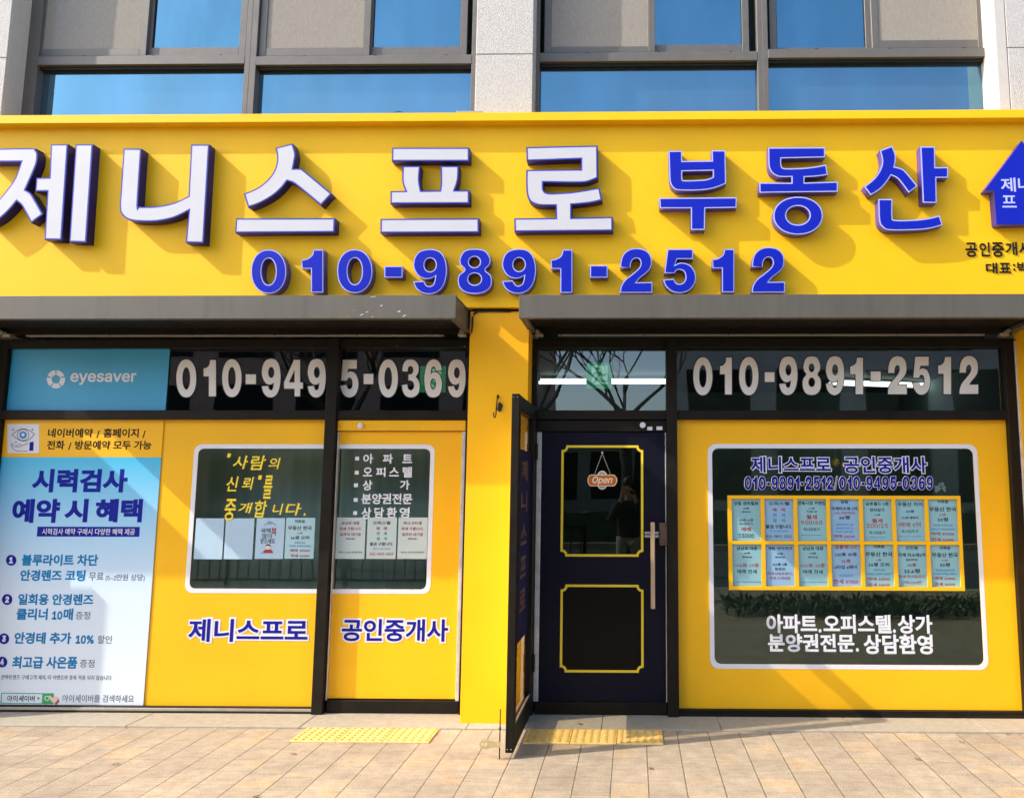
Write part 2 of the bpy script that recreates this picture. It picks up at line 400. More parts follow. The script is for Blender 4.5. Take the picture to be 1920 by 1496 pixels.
def granite():
    m = mat('bush_hammered_granite', (.50, .485, .46), .8, amp=.2, scale=110, bump=.8, bscale=170)
    return m
M_stone = granite()
def upper_glass(nm='blue_reflective_glass', dcol=(.012, .03, .05), fac=.5):
    m = bpy.data.materials.new(nm); m.use_nodes = True; t = m.node_tree; t.nodes.clear()
    o = t.nodes.new('ShaderNodeOutputMaterial'); d = t.nodes.new('ShaderNodeBsdfDiffuse'); d.inputs[0].default_value = (*dcol, 1)
    g = t.nodes.new('ShaderNodeBsdfGlossy'); g.inputs['Roughness'].default_value = .015; g.inputs[0].default_value = (.17, .40, .55, 1)
    tc = t.nodes.new('ShaderNodeTexCoord'); n = t.nodes.new('ShaderNodeTexNoise'); n.inputs['Scale'].default_value = .9
    bp = t.nodes.new('ShaderNodeBump'); bp.inputs['Strength'].default_value = .06; bp.inputs['Distance'].default_value = .05
    t.links.new(tc.outputs['Object'], n.inputs['Vector']); t.links.new(n.outputs['Fac'], bp.inputs['Height']); t.links.new(bp.outputs[0], g.inputs['Normal'])
    mx = t.nodes.new('ShaderNodeMixShader'); mx.inputs[0].default_value = fac
    n3 = t.nodes.new('ShaderNodeTexNoise'); n3.inputs['Scale'].default_value = 2.2; n3.inputs['Detail'].default_value = 6; n3.inputs['Roughness'].default_value = .6
    mp3 = t.nodes.new('ShaderNodeMapping'); mp3.inputs['Scale'].default_value = (1.5, 1, .5); t.links.new(tc.outputs['Object'], mp3.inputs[0]); t.links.new(mp3.outputs[0], n3.inputs['Vector'])
    mr3 = t.nodes.new('ShaderNodeMapRange'); mr3.inputs[1].default_value = .3; mr3.inputs[2].default_value = .7; mr3.inputs[3].default_value = fac-.07; mr3.inputs[4].default_value = fac+.05
    t.links.new(n3.outputs['Fac'], mr3.inputs[0]); t.links.new(mr3.outputs[0], mx.inputs[0])
    t.links.new(d.outputs[0], mx.inputs[1]); t.links.new(g.outputs[0], mx.inputs[2]); t.links.new(mx.outputs[0], o.inputs[0])
    return m
M_upglass = upper_glass()
M_upglass2 = upper_glass('dusty_blue_glass', (.06, .085, .11), .5)
def screen_mat():
    m = bpy.data.materials.new('insect_mesh'); m.use_nodes = True; t = m.node_tree; t.nodes.clear()
    o = t.nodes.new('ShaderNodeOutputMaterial'); d = t.nodes.new('ShaderNodeBsdfDiffuse')
    tc = t.nodes.new('ShaderNodeTexCoord'); n = t.nodes.new('ShaderNodeTexNoise'); n.inputs['Scale'].default_value = 90; n.inputs['Detail'].default_value = 4
    mp = t.nodes.new('ShaderNodeMapping'); mp.inputs['Scale'].default_value = (1.6, 1, .35)
    r = t.nodes.new('ShaderNodeValToRGB'); r.color_ramp.elements[0].color = (.33, .295, .245, 1); r.color_ramp.elements[1].color = (.385, .345, .285, 1)
    r.color_ramp.elements[0].position = .35; r.color_ramp.elements[1].position = .65
    t.links.new(tc.outputs['Object'], mp.inputs[0]); t.links.new(mp.outputs[0], n.inputs['Vector']); t.links.new(n.outputs['Fac'], r.inputs[0]); t.links.new(r.outputs[0], d.inputs[0])
    tr = t.nodes.new('ShaderNodeBsdfTransparent'); mx = t.nodes.new('ShaderNodeMixShader'); mx.inputs[0].default_value = .8
    t.links.new(tr.outputs[0], mx.inputs[1]); t.links.new(d.outputs[0], mx.inputs[2]); t.links.new(mx.outputs[0], o.inputs[0])
    return m
M_screen = screen_mat()
def poster_mat(z0, z1):
    """printed gradient, cyan at the top fading to pale lilac"""
    m = mat('printed_gradient', (.6, .6, .8), .42); t = m.node_tree; b = t.nodes['Principled BSDF']
    tc = t.nodes.new('ShaderNodeTexCoord'); sp = t.nodes.new('ShaderNodeSeparateXYZ'); mr = t.nodes.new('ShaderNodeMapRange')
    mr.inputs[1].default_value = z1; mr.inputs[2].default_value = z0
    r = t.nodes.new('ShaderNodeValToRGB'); e = r.color_ramp.elements
    e[0].color = (.035, .42, .66, 1); e[0].position = 0; e[1].color = (.56, .67, .77, 1); e[1].position = .55
    q = e.new(.22); q.color = (.24, .52, .74, 1)
    q = e.new(1.0); q.color = (.66, .71, .75, 1)
    t.links.new(tc.outputs['Object'], sp.inputs[0]); t.links.new(sp.outputs['Z'], mr.inputs[0]); t.links.new(mr.outputs[0], r.inputs[0]); t.links.new(r.outputs[0], b.inputs['Base Color'])
    return m
def paver_mat():
    m = bpy.data.materials.new('sandy_pavers'); m.use_nodes = True; t = m.node_tree; b = t.nodes['Principled BSDF']; b.inputs['Roughness'].default_value = .85
    N = t.nodes.new; L = t.links.new
    def math_(op, a, bb=None, c=None):
        n = N('ShaderNodeMath'); n.operation = op
        for i, q in enumerate((a, bb, c)):
            if q is None: continue
            if isinstance(q, (int, float)): n.inputs[i].default_value = q
            else: L(q, n.inputs[i])
        return n.outputs[0]
    tc = N('ShaderNodeTexCoord'); sp = N('ShaderNodeSeparateXYZ'); L(tc.outputs['Object'], sp.inputs[0])
    u = math_('DIVIDE', math_('ADD', sp.outputs['X'], 40.05), .192); row = math_('FLOOR', u)
    wn = N('ShaderNodeTexWhiteNoise'); wn.noise_dimensions = '1D'; L(row, wn.inputs['W'])
    v = math_('ADD', math_('DIVIDE', math_('ADD', sp.outputs['Y'], 60), .195), wn.outputs['Value']); cel = math_('FLOOR', v)
    cb = N('ShaderNodeCombineXYZ'); L(row, cb.inputs[0]); L(cel, cb.inputs[1])
    wc = N('ShaderNodeTexWhiteNoise'); wc.noise_dimensions = '2D'; L(cb.outputs[0], wc.inputs['Vector'])
    fu = math_('FRACT', u); fv = math_('FRACT', v)
    wob = N('ShaderNodeTexNoise'); wob.inputs['Scale'].default_value = 30; L(tc.outputs['Object'], wob.inputs['Vector'])
    wv = math_('MULTIPLY', math_('SUBTRACT', wob.outputs['Fac'], .5), .03)
    du = math_('ADD', math_('MINIMUM', fu, math_('SUBTRACT', 1, fu)), wv)
    dv = math_('ADD', math_('MULTIPLY', math_('MINIMUM', fv, math_('SUBTRACT', 1, fv)), 1.9), wv)
    def ss(x, a, bb):
        n = N('ShaderNodeMapRange'); n.interpolation_type = 'SMOOTHSTEP'; n.inputs[1].default_value = a; n.inputs[2].default_value = bb; L(x, n.inputs[0]); return n.outputs[0]
    ju = ss(du, .004, .024); jv = ss(dv, .004, .022)
    jv2 = math_('ADD', math_('MULTIPLY', jv, .62), .38)
    r = N('ShaderNodeValToRGB'); r.color_ramp.interpolation = 'LINEAR'; e = r.color_ramp.elements
    e[0].color = (.315, .242, .165, 1); e[1].color = (.40, .285, .165, 1); e[1].position = 1
    for p_, c_ in ((.25, (.33, .255, .172)), (.5, (.345, .268, .18)), (.75, (.365, .285, .195))):
        q = e.new(p_); q.color = (*c_, 1)
    mo2 = N('ShaderNodeTexNoise'); mo2.inputs['Scale'].default_value = 7; mo2.inputs['Detail'].default_value = 5; L(tc.outputs['Object'], mo2.inputs['Vector'])
    L(math_('ADD', wc.outputs['Value'], math_('MULTIPLY', math_('SUBTRACT', mo2.outputs['Fac'], .5), 1.6)), r.inputs[0])
    st = N('ShaderNodeMapping'); st.inputs['Scale'].default_value = (3, 34, 1); L(tc.outputs['Object'], st.inputs[0])
    sn = N('ShaderNodeTexNoise'); sn.inputs['Scale'].default_value = 1.6; sn.inputs['Detail'].default_value = 5; L(st.outputs[0], sn.inputs['Vector'])
    gr = N('ShaderNodeTexNoise'); gr.inputs['Scale'].default_value = 150; gr.inputs['Roughness'].default_value = .75; gr.inputs['Detail'].default_value = 3; L(tc.outputs['Object'], gr.inputs['Vector'])
    bl = N('ShaderNodeTexNoise'); bl.inputs['Scale'].default_value = 1.7; bl.inputs['Detail'].default_value = 5; L(tc.outputs['Object'], bl.inputs['Vector'])
    def rng(x, a, bb, lo, hi):
        n = N('ShaderNodeMapRange'); n.inputs[1].default_value = a; n.inputs[2].default_value = bb; n.inputs[3].default_value = lo; n.inputs[4].default_value = hi; L(x, n.inputs[0]); return n.outputs[0]
    f = math_('MULTIPLY', rng(sn.outputs['Fac'], .3, .7, .9, 1.1), rng(gr.outputs['Fac'], .3, .7, .5, 1.46))
    f = math_('MULTIPLY', f, rng(bl.outputs['Fac'], .3, .7, .82, 1.1))
    mo = N('ShaderNodeTexNoise'); mo.inputs['Scale'].default_value = 13; mo.inputs['Detail'].default_value = 6; mo.inputs['Roughness'].default_value = .7; L(tc.outputs['Object'], mo.inputs['Vector'])
    f = math_('MULTIPLY', f, rng(mo.outputs['Fac'], .3, .7, .80, 1.18))
    vm = N('ShaderNodeVectorMath'); vm.operation = 'SCALE'; L(r.outputs[0], vm.inputs[0]); L(f, vm.inputs['Scale'])
    mx = N('ShaderNodeMix'); mx.data_type = 'RGBA'; mx.inputs['A'].default_value = (.15, .105, .06, 1)
    jn = math_('MULTIPLY', ju, jv2)
    L(jn, mx.inputs['Factor']); L(vm.outputs[0], mx.inputs['B']); L(mx.outputs['Result'], b.inputs['Base Color'])
    h = math_('ADD', math_('MULTIPLY', jn, 1.0), math_('MULTIPLY', gr.outputs['Fac'], .28))
    h = math_('ADD', h, math_('MULTIPLY', wc.outputs['Value'], .25))
    bp = N('ShaderNodeBump'); bp.inputs['Strength'].default_value = .7; bp.inputs['Distance'].default_value = .004; L(h, bp.inputs['Height']); L(bp.outputs[0], b.inputs['Normal'])
    return m
M_pave = paver_mat()

# ------------------------------------------------------------------ the setting
def slab(name, x0, x1, y0, y1, z, m, n=1):
    s = MB(); s.quad((x0, y0, z), (x1, y0, z), (x1, y1, z), (x0, y1, z)); return tag(s.build(name, m), kind='structure')
slab('ground', -250, 250, -300, 60, -.16, M_asph)
slab('road', -120, 120, -17, -7.2, -.152, M_asph)
s = MB(); s.box((-60, -7.0, -.3), (60, .6, 0)); tag(s.build('pavement', M_pave), kind='structure')
s = MB(); s.box((-60, -7.2, -.3), (60, -7.0, .004), .008); tag(s.build('kerb', M_conc), kind='structure')
s = MB(); s.box((-60, -24, -.3), (60, -17, 0)); tag(s.build('far_pavement', M_pave), kind='structure')
s = MB()
TZ = .012
xs = [-8, -4.4, -3.2, -2.1, -1.05, -.2, .55, 1.38, 2.2, 2.75, 3.6, 8]
for a, b in zip(xs, xs[1:]): s.box((a+.0015, -.345, -.05), (b-.0015, .3, TZ), .003)
tag(s.build('doorstep', M_conc), kind='structure')

# ------------------------------------------------------------------ upper storey
YST, YW = -.15, .03
bld = thing('commercial_building', 'upper storey of pale granite building with blue reflecting windows above the yellow sign', 'building', (0, 0, 2.7))
ZT, ZB = 6.6, 3.0
Lx = XX(24, 0, YST); Lxo = -9.0
c0, c1 = XX(895, 0, YST), XX(1001, 0, YST)
R0, R1 = XX(1862, 0, YST), 9.0
zj = ZZ(950, 102, YST); zj2 = ZZ(1900, 90, YST)
def pier(x0, x1, zjj, name='stone_pier'):
    s = MB()
    s.box((x0, YST, zjj+.0025), (x1, .5, zjj+1.2), .004); s.box((x0, YST, ZB-.4), (x1, .5, zjj-.0025), .004)
    s.box((x0, YST, zjj+1.205), (x1, .5, ZT), .004)
    s.box((x0+.004, YST+.008, ZB-.3), (x1-.004, .49, ZT-.1))
    return s.build(name, M_stone, bld)
pier(Lxo, Lx-.001, zj); pier(c0, c1, zj)
s = MB(); s.box((R0, YST, ZB-.3), (R0+.078, .5, ZT), .004); s.build('stone_reveal', M_reveal, bld)
pier(R0+.082, R1, zj2)
s = MB(); s.box((Lx-.03, YST+.012, ZB-.3), (Lx+.002, .5, ZT), .002); s.build('stone_reveal', M_reveal, bld)
s = MB(); s.box((-9, .45, 2.75), (9, .6, 7)); s.build('back_wall', M_inside, bld)
s = MB(); s.box((-9, -.2, 2.75), (9, .44, 2.9)); s.build('floor_slab', M_conc, bld)
s = MB(); s.box((-9, -.15, 6.61), (9, .6, 10), .01); s.build('parapet_wall', M_stone, bld)

def upper_unit(x0, x1, rail_y0, rail_y1, screens, panes, stile, post_l, post_r, ref, tall=6.5):
    """one window unit; x in photo pixels at row 0 on plane YW; heights from the pixel rows at column ref"""
    Z = lambda y, Y=YW: ZZ(ref, y, Y)
    X = lambda x, Y=YW: XX(x, 0, Y)
    s = MB()
    zr0, zr1 = Z(rail_y0), Z(rail_y1)
    # fixed outer frame: left, right post, mid rail, inner sash track
    s.box((X(x0), YW, ZB), (X(post_l), YW+.12, ZT), .002)
    s.box((X(post_r), YW, ZB), (X(x1), YW+.12, ZT), .002)
    s.box((X(post_l), YW-.002, zr1), (X(post_r), YW+.12, zr0), .002)
    s.box((X(post_l), YW+.014, zr0), (X(post_r), YW+.12, Z(rail_y0-3)), .001)
    fr = s.build('window', M_frameup, bld)
    # sash frames above the rail
    zs = Z(rail_y0-4)
    for (g0, g1, gy, front) in panes + screens:
        isn = (g0, g1, gy, front) in screens
        q = MB(); yf = YW+(.022 if front else .05)
        a0, a1, zg = X(g0), X(g1), Z(gy)
        t = .052
        q.box((a0-t, yf, zs), (a0, yf+.028, ZT), .002); q.box((a1, yf, zs), (a1+t, yf+.028, ZT), .002)
        q.box((a0, yf+.001, zs), (a1, yf+.028, zg), .002)
        q.build('sash', M_frameup, fr)
        q = MB(); q.box((a0-.004, yf+.02, zg-.004), (a1+.004, yf+.026, ZT)); q.build('pane', M_upglass, fr)
        q = MB()
        e = .005
        q.box((a0, yf+.012, zg), (a0+e, yf+.019, ZT)); q.box((a1-e, yf+.012, zg), (a1, yf+.019, ZT)); q.box((a0+e, yf+.012, zg), (a1-e, yf+.019, zg+e))
        q.build('gasket', M_gasket if not isn else M_silver, fr)
        if isn:
            q = MB(); q.quad((a0, yf+.008, zg), (a1, yf+.008, zg), (a1, yf+.008, ZT), (a0, yf+.008, ZT)); q.build('insect_screen', M_screen, fr)
    # lower fixed pane
    zl = Z(rail_y1+5)
    q = MB(); q.box((X(post_l)-.003, YW+.07, ZB), (X(post_r)+.003, YW+.08, zr1+.003)); q.build('pane', M_upglass2, fr)
    q = MB(); q.box((X(post_l), YW+.03, zl), (X(post_r), YW+.069, zr1-.001)); q.build('gasket', M_gasket, fr)
    for f_ in (.22, .55, .88):
        q = MB(); xx = X(post_l)+(X(post_r)-X(post_l))*f_; q.box((xx-.012, YW+.011, zr0+.004), (xx+.012, YW+.016, zr0+.012))
        q.build('drain_cap', M_gasket, fr)
    return fr
upper_unit(58, 475.5, 105, 121, [(84, 265, 88, True)], [(283, 447, 83, False)], None, 82, 466, 300)
upper_unit(475.5, 897, 105, 121, [(501, 682, 86, True)], [(697, 862, 82, False)], None, 487, 887, 700)
upper_unit(1000, 1427.5, 99, 115, [(1034, 1215, 84, True)], [(1227, 1392, 78, False)], None, 1013, 1418, 1210)
upper_unit(1427.5, 1872, 92, 108, [(1647, 1832, 73, True)], [(1457, 1624, 82, False)], None, 1438, 1853, 1640)

# ------------------------------------------------------------------ sign band
YS = -.28
ZS0 = ZZ(960, 576, YS); ZCAP1 = ZZ(960, 211, YS-.075); ZCAP0 = ZZ(960, 226.5, YS-.075)
sign = thing('fascia_sign', 'long bright yellow shop sign board with raised white and blue letters above the shutters', 'sign', (0, YS, ZS0))
SX0, SX1 = -6.2, 4.6
s = MB(); s.box((SX0, YS, ZS0), (SX1, -.16, ZCAP0+.005), .002); s.build('board', M_board, sign)
s = MB(); s.box((SX0-.02, YS-.075, ZCAP0), (SX1+.02, -.155, ZCAP1), .002); s.build('cap', M_board, sign)
LD = .076; YF = YS-LD
s = MB(); s.px(855, 208.6, 905, 210.6, YS-.05, .03); s.build('flashing_end', M_rail, sign)
s = MB(); s.tube([P(738, 212.5, YS-.04), P(742, 210, YS-.045), P(748, 209.3, YS-.045), P(754, 211, YS-.04)], .003, 6); s.build('cable_loop', M_gasket, sign)

def channel_letter(loops_px, kind, name, ins=1.0):
    """loops_px: list of strokes, each [outer, hole...] in pixels on the face plane"""
    for st in loops_px:
        W = [pxl(l, YF) for l in st]
        k = 1/281.0
        b = shape(name, W, YF, LD-.001, M_sideshade if kind == 'white' else M_sidelit, sign)
        if kind == 'white':
            shape('rim', [inset(l, 1.2*k, i > 0) for i, l in enumerate(W)], YF-.0015, .0014, M_rimblue, b)
            shape('face', [inset(l, 3.2*k, i > 0) for i, l in enumerate(W)], YF-.003, .0014, M_white, b)
        else:
            shape('rim', [inset(l, .5*k, i > 0) for i, l in enumerate(W)], YF-.0015, .0014, M_peri, b)
            shape('face', [inset(l, (2.7 if ins == 1 else 2.2)*k, i > 0) for i, l in enumerate(W)], YF-.003, .0014, M_blue, b)
def sm(st, x0, y0, s_): return smooth(parse(st, x0, y0, s_))
def el(cx, cy, rx, ry, x0, y0, s_, p=2.0): return ell(x0+cx/s_, y0+cy/s_, rx/s_, ry/s_, 48, p)
q = 6.8
A = (0, 255, q)
channel_letter([[sm('-190,168c 400,158 458,182 484,232 478,330 440,440 330,690c 400,738 470,850 555,1002c 400,1115c 330,985 272,885 215,838c 130,940 0,1060 -160,1150c -235,1000c -60,860 60,725 190,545 268,335c -190,338c', *A)],
  [sm('650,108c 872,108c 790,1330c 568,1326c 604,712c 450,712c 465,535c 632,532c', *A)],
  [sm('965,108c 1190,108c 1105,1362c 884,1356c', *A)]], 'white', 'letter')
A = (210, 255, q)
channel_letter([[sm('148,163c 380,165c 336,850 350,898 430,905 600,895 800,850 975,768c 1010,112c 1246,112c 1172,1370c 940,1364c 978,960c 800,1045 600,1090 400,1097 230,1078 130,1010 100,910 112,700', *A)]], 'white', 'letter')
A = (430, 255, q)
channel_letter([[sm('585,155c 810,98c 848,230 835,330 818,418c 900,420 960,448 1312,740c 1170,892c 900,668 810,602 740,580c 660,680 540,780 380,868 240,916c 185,738c 350,668 480,570 570,450 606,330 605,230', *A)],
  [sm('85,1053c 1352,1050c 1345,1232c 75,1240c', *A)]], 'white', 'letter')
A = (700, 255, q)
channel_letter([[sm('240,152c 1225,152c 1225,327c 235,328c', *A)],
  [sm('220,705c 408,702c 376,620 368,540 374,385c 602,385c 590,560 612,700c 848,697c 860,600 858,385c 1092,385c 1084,560 1042,695c 1225,695c 1225,866c 218,870c', *A)],
  [sm('92,1058c 1350,1052c 1350,1236c 90,1242c', *A)]], 'white', 'letter')
A = (950, 255, q)
channel_letter([[sm('250,145c 1160,125c 1165,540c 1060,582 930,602 470,596c 474,690 530,730 700,727 900,708 1185,660c 1220,825c 1050,862 830,882c 830,1045c 1355,1033c 1355,1215c 100,1226c 97,1053c 625,1047c 622,893c 420,890 312,850 264,770 250,640 250,435c 945,428c 945,300c 255,325c', *A)]], 'white', 'letter')
q = 7.48
A = (1220, 255, q)
channel_letter([[sm('245,212c 440,208c 445,352c 855,347c 850,203c 1050,203c 1060,672c 900,735 700,768 400,768 310,732 266,650 255,500', *A), sm('445,502c 868,492c 868,575c 760,612 480,622 447,596', *A)],
  [sm('115,870c 1210,860c 1207,1012c 768,1020c 762,1322c 560,1322c 560,1020c 125,1020c', *A)]], 'blue', 'letter')
A = (1410, 255, q)
channel_letter([[sm('222,165c 1025,160c 1025,306c 412,320c 416,420 465,453 700,450 900,428 1040,400c 1065,550c 900,574 738,582c 738,655c 1205,640c 1205,788c 100,802c 98,655c 550,657c 550,580c 380,578 282,530 236,450 225,350', *A)],
  [el(645, 1120, 350, 268, *A, 2.1), el(642, 1115, 162, 128, *A)]], 'blue', 'letter')
A = (1600, 255, q)
channel_letter([[sm('365,205c 545,138c 590,250 595,350 580,432c 670,455 740,508 905,706c 775,806c 660,652 600,592 530,560c 470,650 380,750 240,840c 145,712c 270,612 350,512 395,400 392,300', *A)],
  [sm('935,150c 1145,150c 1150,440c 1330,437c 1330,592c 1165,592c 1170,945c 970,940c', *A)],
  [sm('345,885c 550,885c 550,1130 590,1178 850,1175 1050,1152 1210,1112c 1255,1256c 1050,1308 800,1327 500,1326 402,1280 356,1180', *A)]], 'blue', 'letter')
# telephone number
for ch, x0, y0, x1, y1 in [('0', 470.5, 468, 537, 551), ('1', 565.5, 468, 606.5, 549), ('0', 632, 467.5, 698.5, 550), ('-', 720.5, 499, 755, 521), ('9', 774, 467, 838, 552), ('8', 858, 466.5, 922.5, 551.5),
                           ('9', 940.5, 466.5, 1005, 551), ('1', 1033, 468, 1073.5, 549.5), ('-', 1106, 497.5, 1139.5, 521), ('2', 1162, 465.5, 1223.5, 549.5), ('5', 1242, 467, 1305, 550), ('1', 1335.5, 467, 1377, 548.5), ('2', 1409, 463.5, 1472, 549)]:
    channel_letter([[[(x0+u*(x1-x0), y0+v*(y1-y0)) for u, v in l] for l in NUM[ch][1]]], 'blue', 'numeral', 0)
# house emblem
A = (1780, 250, 5.157)
hl = smooth(parse('700,72c 345,545c 350,556c 430,556c 455,872c 470,886c 940,880c 955,866c 978,552c 1055,548c 1058,538c', *A))
hw = pxl(hl, YF)
hs = shape('house_emblem', [hw], YF, LD-.001, M_sidelit, sign)
shape('face', [inset(hw, .003)], YF-.0015, .0014, M_blue, hs)
writing([('제', 1876.5, 333.5, 1904.5, 360, 0.0165), ('니', 1909, 332.5, 1932, 359.5, 0.0165), ('스', 1937, 332, 1964, 359, 0.027), ('프', 1879, 367, 1906, 389.5, 0.0138), ('로', 1926, 366, 1953, 389, 0.0138)], YF-.0016, M_peri, hs)
writing([('공', 1810, 455, 1832, 482, 0.0248), ('인', 1836, 454.5, 1856, 481, 0.0248), ('중', 1859, 454.5, 1882, 482, 0.0248), ('개', 1884.5, 454, 1907, 479, 0.0248), ('사', 1910, 454, 1933, 479, 0.0248),
         ('대', 1848, 493, 1870, 513, 0.0248), ('표', 1873, 493, 1895, 512, 0.0248), (':', 1899, 495, 1903.5, 508, 0.0275), ('박', 1907, 491, 1929, 513, 0.0248)], YS-.001, M_black, sign, th=.005)

# ------------------------------------------------------------------ shutter boxes and pillars
ZB0 = ZZ(700, 597, -.63); ZB1 = ZZ(700, 553, -.63)
def shutter_box(x0, x1, label, end_l, end_r):
    t = thing('shutter_box', label, 'shutter box', ((x0+x1)/2, -.3, ZB0), 'roller shutter boxes under the sign')
    s = MB(); s.box((x0, -.63, ZB0), (x1, -.618, ZB1-.002), .002); s.box((x0+.002, -.618, ZB1-.016), (x1-.002, -.02, ZB1-.003), .001)
    s.box((x0+.002, -.618, ZB0+.001), (x1-.002, -.575, ZB0+.012), .001)
    s.build('casing', M_shut, t)
    s = MB(); s.box((x0+.02, -.575, ZB0+.035), (x1-.02, -.12, ZB0+.045)); s.box((x0+.02, -.12, ZB0+.0), (x1-.02, -.05, ZB0+.1)); s.build('soffit_panel', M_frame, t)
    for e in (x0, x1):
        s = MB(); d = .004 if e == x0 else -.004
        s.box((e+d, -.617, ZB0+.003), (e+4*d, -.03, ZB1-.018), .001)
        s.box((e+4*d, -.57, ZB0+.004), (e+12*d, -.1, ZB0+.03), .001)
        s.build('end_plate', M_shut, t)
        s = MB(); s.box((e+10*d, -.12, ZB0-.02), (e+24*d, -.065, ZB0+.02), .004); s.cyl((e+16*d, -.14, ZB0+.005), (0, 1, 0), .014, .05); s.build('bracket', M_rail, t)
    s = MB(); s.box((x0+.2, -.105, ZB0-.014), (x1-.2, -.065, ZB0-.004), .001); s.build('bottom_bar', M_rail, t)
    n = int((x1-x0)/.6)
    for k in range(n+1):
        s = MB(); s.cyl((x0+.22+(x1-x0-.44)*k/n, -.107, ZB0-.010), (0, 1, 0), .005, .006, 10); s.build('rivet', M_steel, t)
    return t
BXL1 = XX(855, 575, -.63); BXL0 = XX(-120, 575, -.63)
BXR0 = XX(973, 572, -.63); BXR1 = BXR0+(BXL1-BXL0)
sbl = shutter_box(BXL0, BXL1, 'grey brown roller shutter box over the left window, scratched near its right end', 0, 1)
shutter_box(BXR0, BXR1, 'grey brown roller shutter box over the dark door and right window', 1, 0)
s = MB()
for (x, y, l, a) in [(700, 556.5, 9, .1), (663, 582, 2, 1.2), (678, 590, 5, .4), (688, 585, 4, .5), (715, 573, 3, .2), (748, 584, 4, .2), (758, 592, 5, .6), (652, 594, 2, 1.4), (698, 594, 3, .3)]:
    p0 = P(x, y, -.6305); dx, dz = l/303*math.cos(a), l/303*math.sin(a); r = random.uniform(.0018, .004)
    pts = []
    for k in range(9):
        th_ = 2*math.pi*k/9; rr = r*random.uniform(.6, 1.3)
        pts.append((p0.x+dx*math.cos(th_)*.6+rr*math.cos(th_), -.6305, p0.z+dz*math.cos(th_)*.6+rr*math.sin(th_)))
    s.quad(*pts)
s.build('paint_scratch', M_silver, sbl)
NBW = BXL1-BXL0; GAP = BXR0-BXL1
shutter_box(BXL0-GAP-NBW, BXL0-GAP, 'grey brown roller shutter box of the neighbouring shop beyond the left edge', 0, 0)

YP = -.24
def pillar(x0, x1, label):
    t = thing('pillar', label, 'pillar', ((x0+x1)/2, YP, 0), 'yellow clad pillars between the shop fronts')
    s = MB(); s.box((x0, YP, .006), (x1, -.003, ZS0-.022), .002); s.build('cladding', M_pillar, t)
    s = MB(); s.box((x0+.01, YP+.02, ZS0-.022), (x1-.01, -.003, ZS0-.001)); s.build('shadow_gap', M_gasket, t)
    s = MB(); s.box((x0+.005, YP+.004, .0), (x1-.005, -.003, .006)); s.build('sealant', M_frame, t)
    return t
PX0, PX1 = XX(879, 700, YP), XX(990.5, 700, YP)
pillar(PX0, PX1, 'plain yellow pillar between the left window and the dark door, with a hook on it')
PW = PX1-PX0
PR0 = XX(1904, 748, 0)
pillar(PR0, PR0+PW, 'yellow pillar cut off by the right edge, right of the wide window')
PLX1 = XX(-14, 700, 0)
pillar(PLX1-PW, PLX1, 'yellow pillar beyond the left edge beside the blue banner')
# cable between box and pillar
s = MB(); pts = [P(958, 584, YP-.006), P(920, 583.5, YP-.006), P(897, 584, YP-.006), P(889, 588, YP-.008), P(886, 596, YP-.01), P(885.5, 612, YP-.012), P(884, 622, YP-.012), P(880, 630, YP-.01)]
s.tube(pts, .007, 8)
tag(s.build('cable', M_gasket, None, True), 'black cable running under the sign and down the side of the yellow pillar', 'cable')

# ------------------------------------------------------------------ interior
rm = thing('shop_interior', 'dim room of the shop seen behind the window glass', 'room', (0, 2, 0))
s = MB(); s.box((-5, 4.2, 0), (3.2, 4.3, 2.8)); s.build('back_wall', M_inside, rm)
s = MB(); s.box((-5.1, .15, 0), (-5, 4.2, 2.8)); s.box((3.2, .15, 0), (3.3, 4.2, 2.8)); s.build('side_wall', M_inside, rm)
s = MB(); s.box((-5, .15, 2.66), (3.2, 4.2, 2.74)); s.build('ceiling', M_ceil, rm)
s = MB(); s.box((-5, .15, -.02), (3.2, 4.2, .016)); s.build('floor', M_inside, rm)
s = MB(); s.box((-5, .6, .016), (-1.16, .65, 2.1)); s.build('low_partition', M_brightboard, rm)  # board added close behind the left panes to brighten the view through them
s = MB(); s.box((-1.15, .3, .016), (-1.05, 4.2, 2.66)); s.build('partition', M_inside, rm)
def tube_light(a, b, label):
    t = thing('ceiling_tube_light', label, 'lamp', tuple((Vector(a)+Vector(b))/2), 'tube lights on the ceiling inside')
    a, b = Vector(a), Vector(b); d = (b-a).normalized(); n = Vector((-d.y, d.x, 0))
    s = MB(); s.tube([a, b], .027, 12); s.build('tube', M_tube, t)
    s = MB()
    for e in (a, b): s.box(e-Vector((.02, .03, .0)), e+Vector((.02, .03, .09)))
    s.build('holder', M_ceil, t)
tube_light(P(1010, 715, 2.6), P(1262, 715, 2.6), 'lit white tube light seen level through the pane above the door')
tube_light(P(1556, 717, 2.6), P(1812, 725, 3.4), 'lit white tube light slanting behind the right window number')
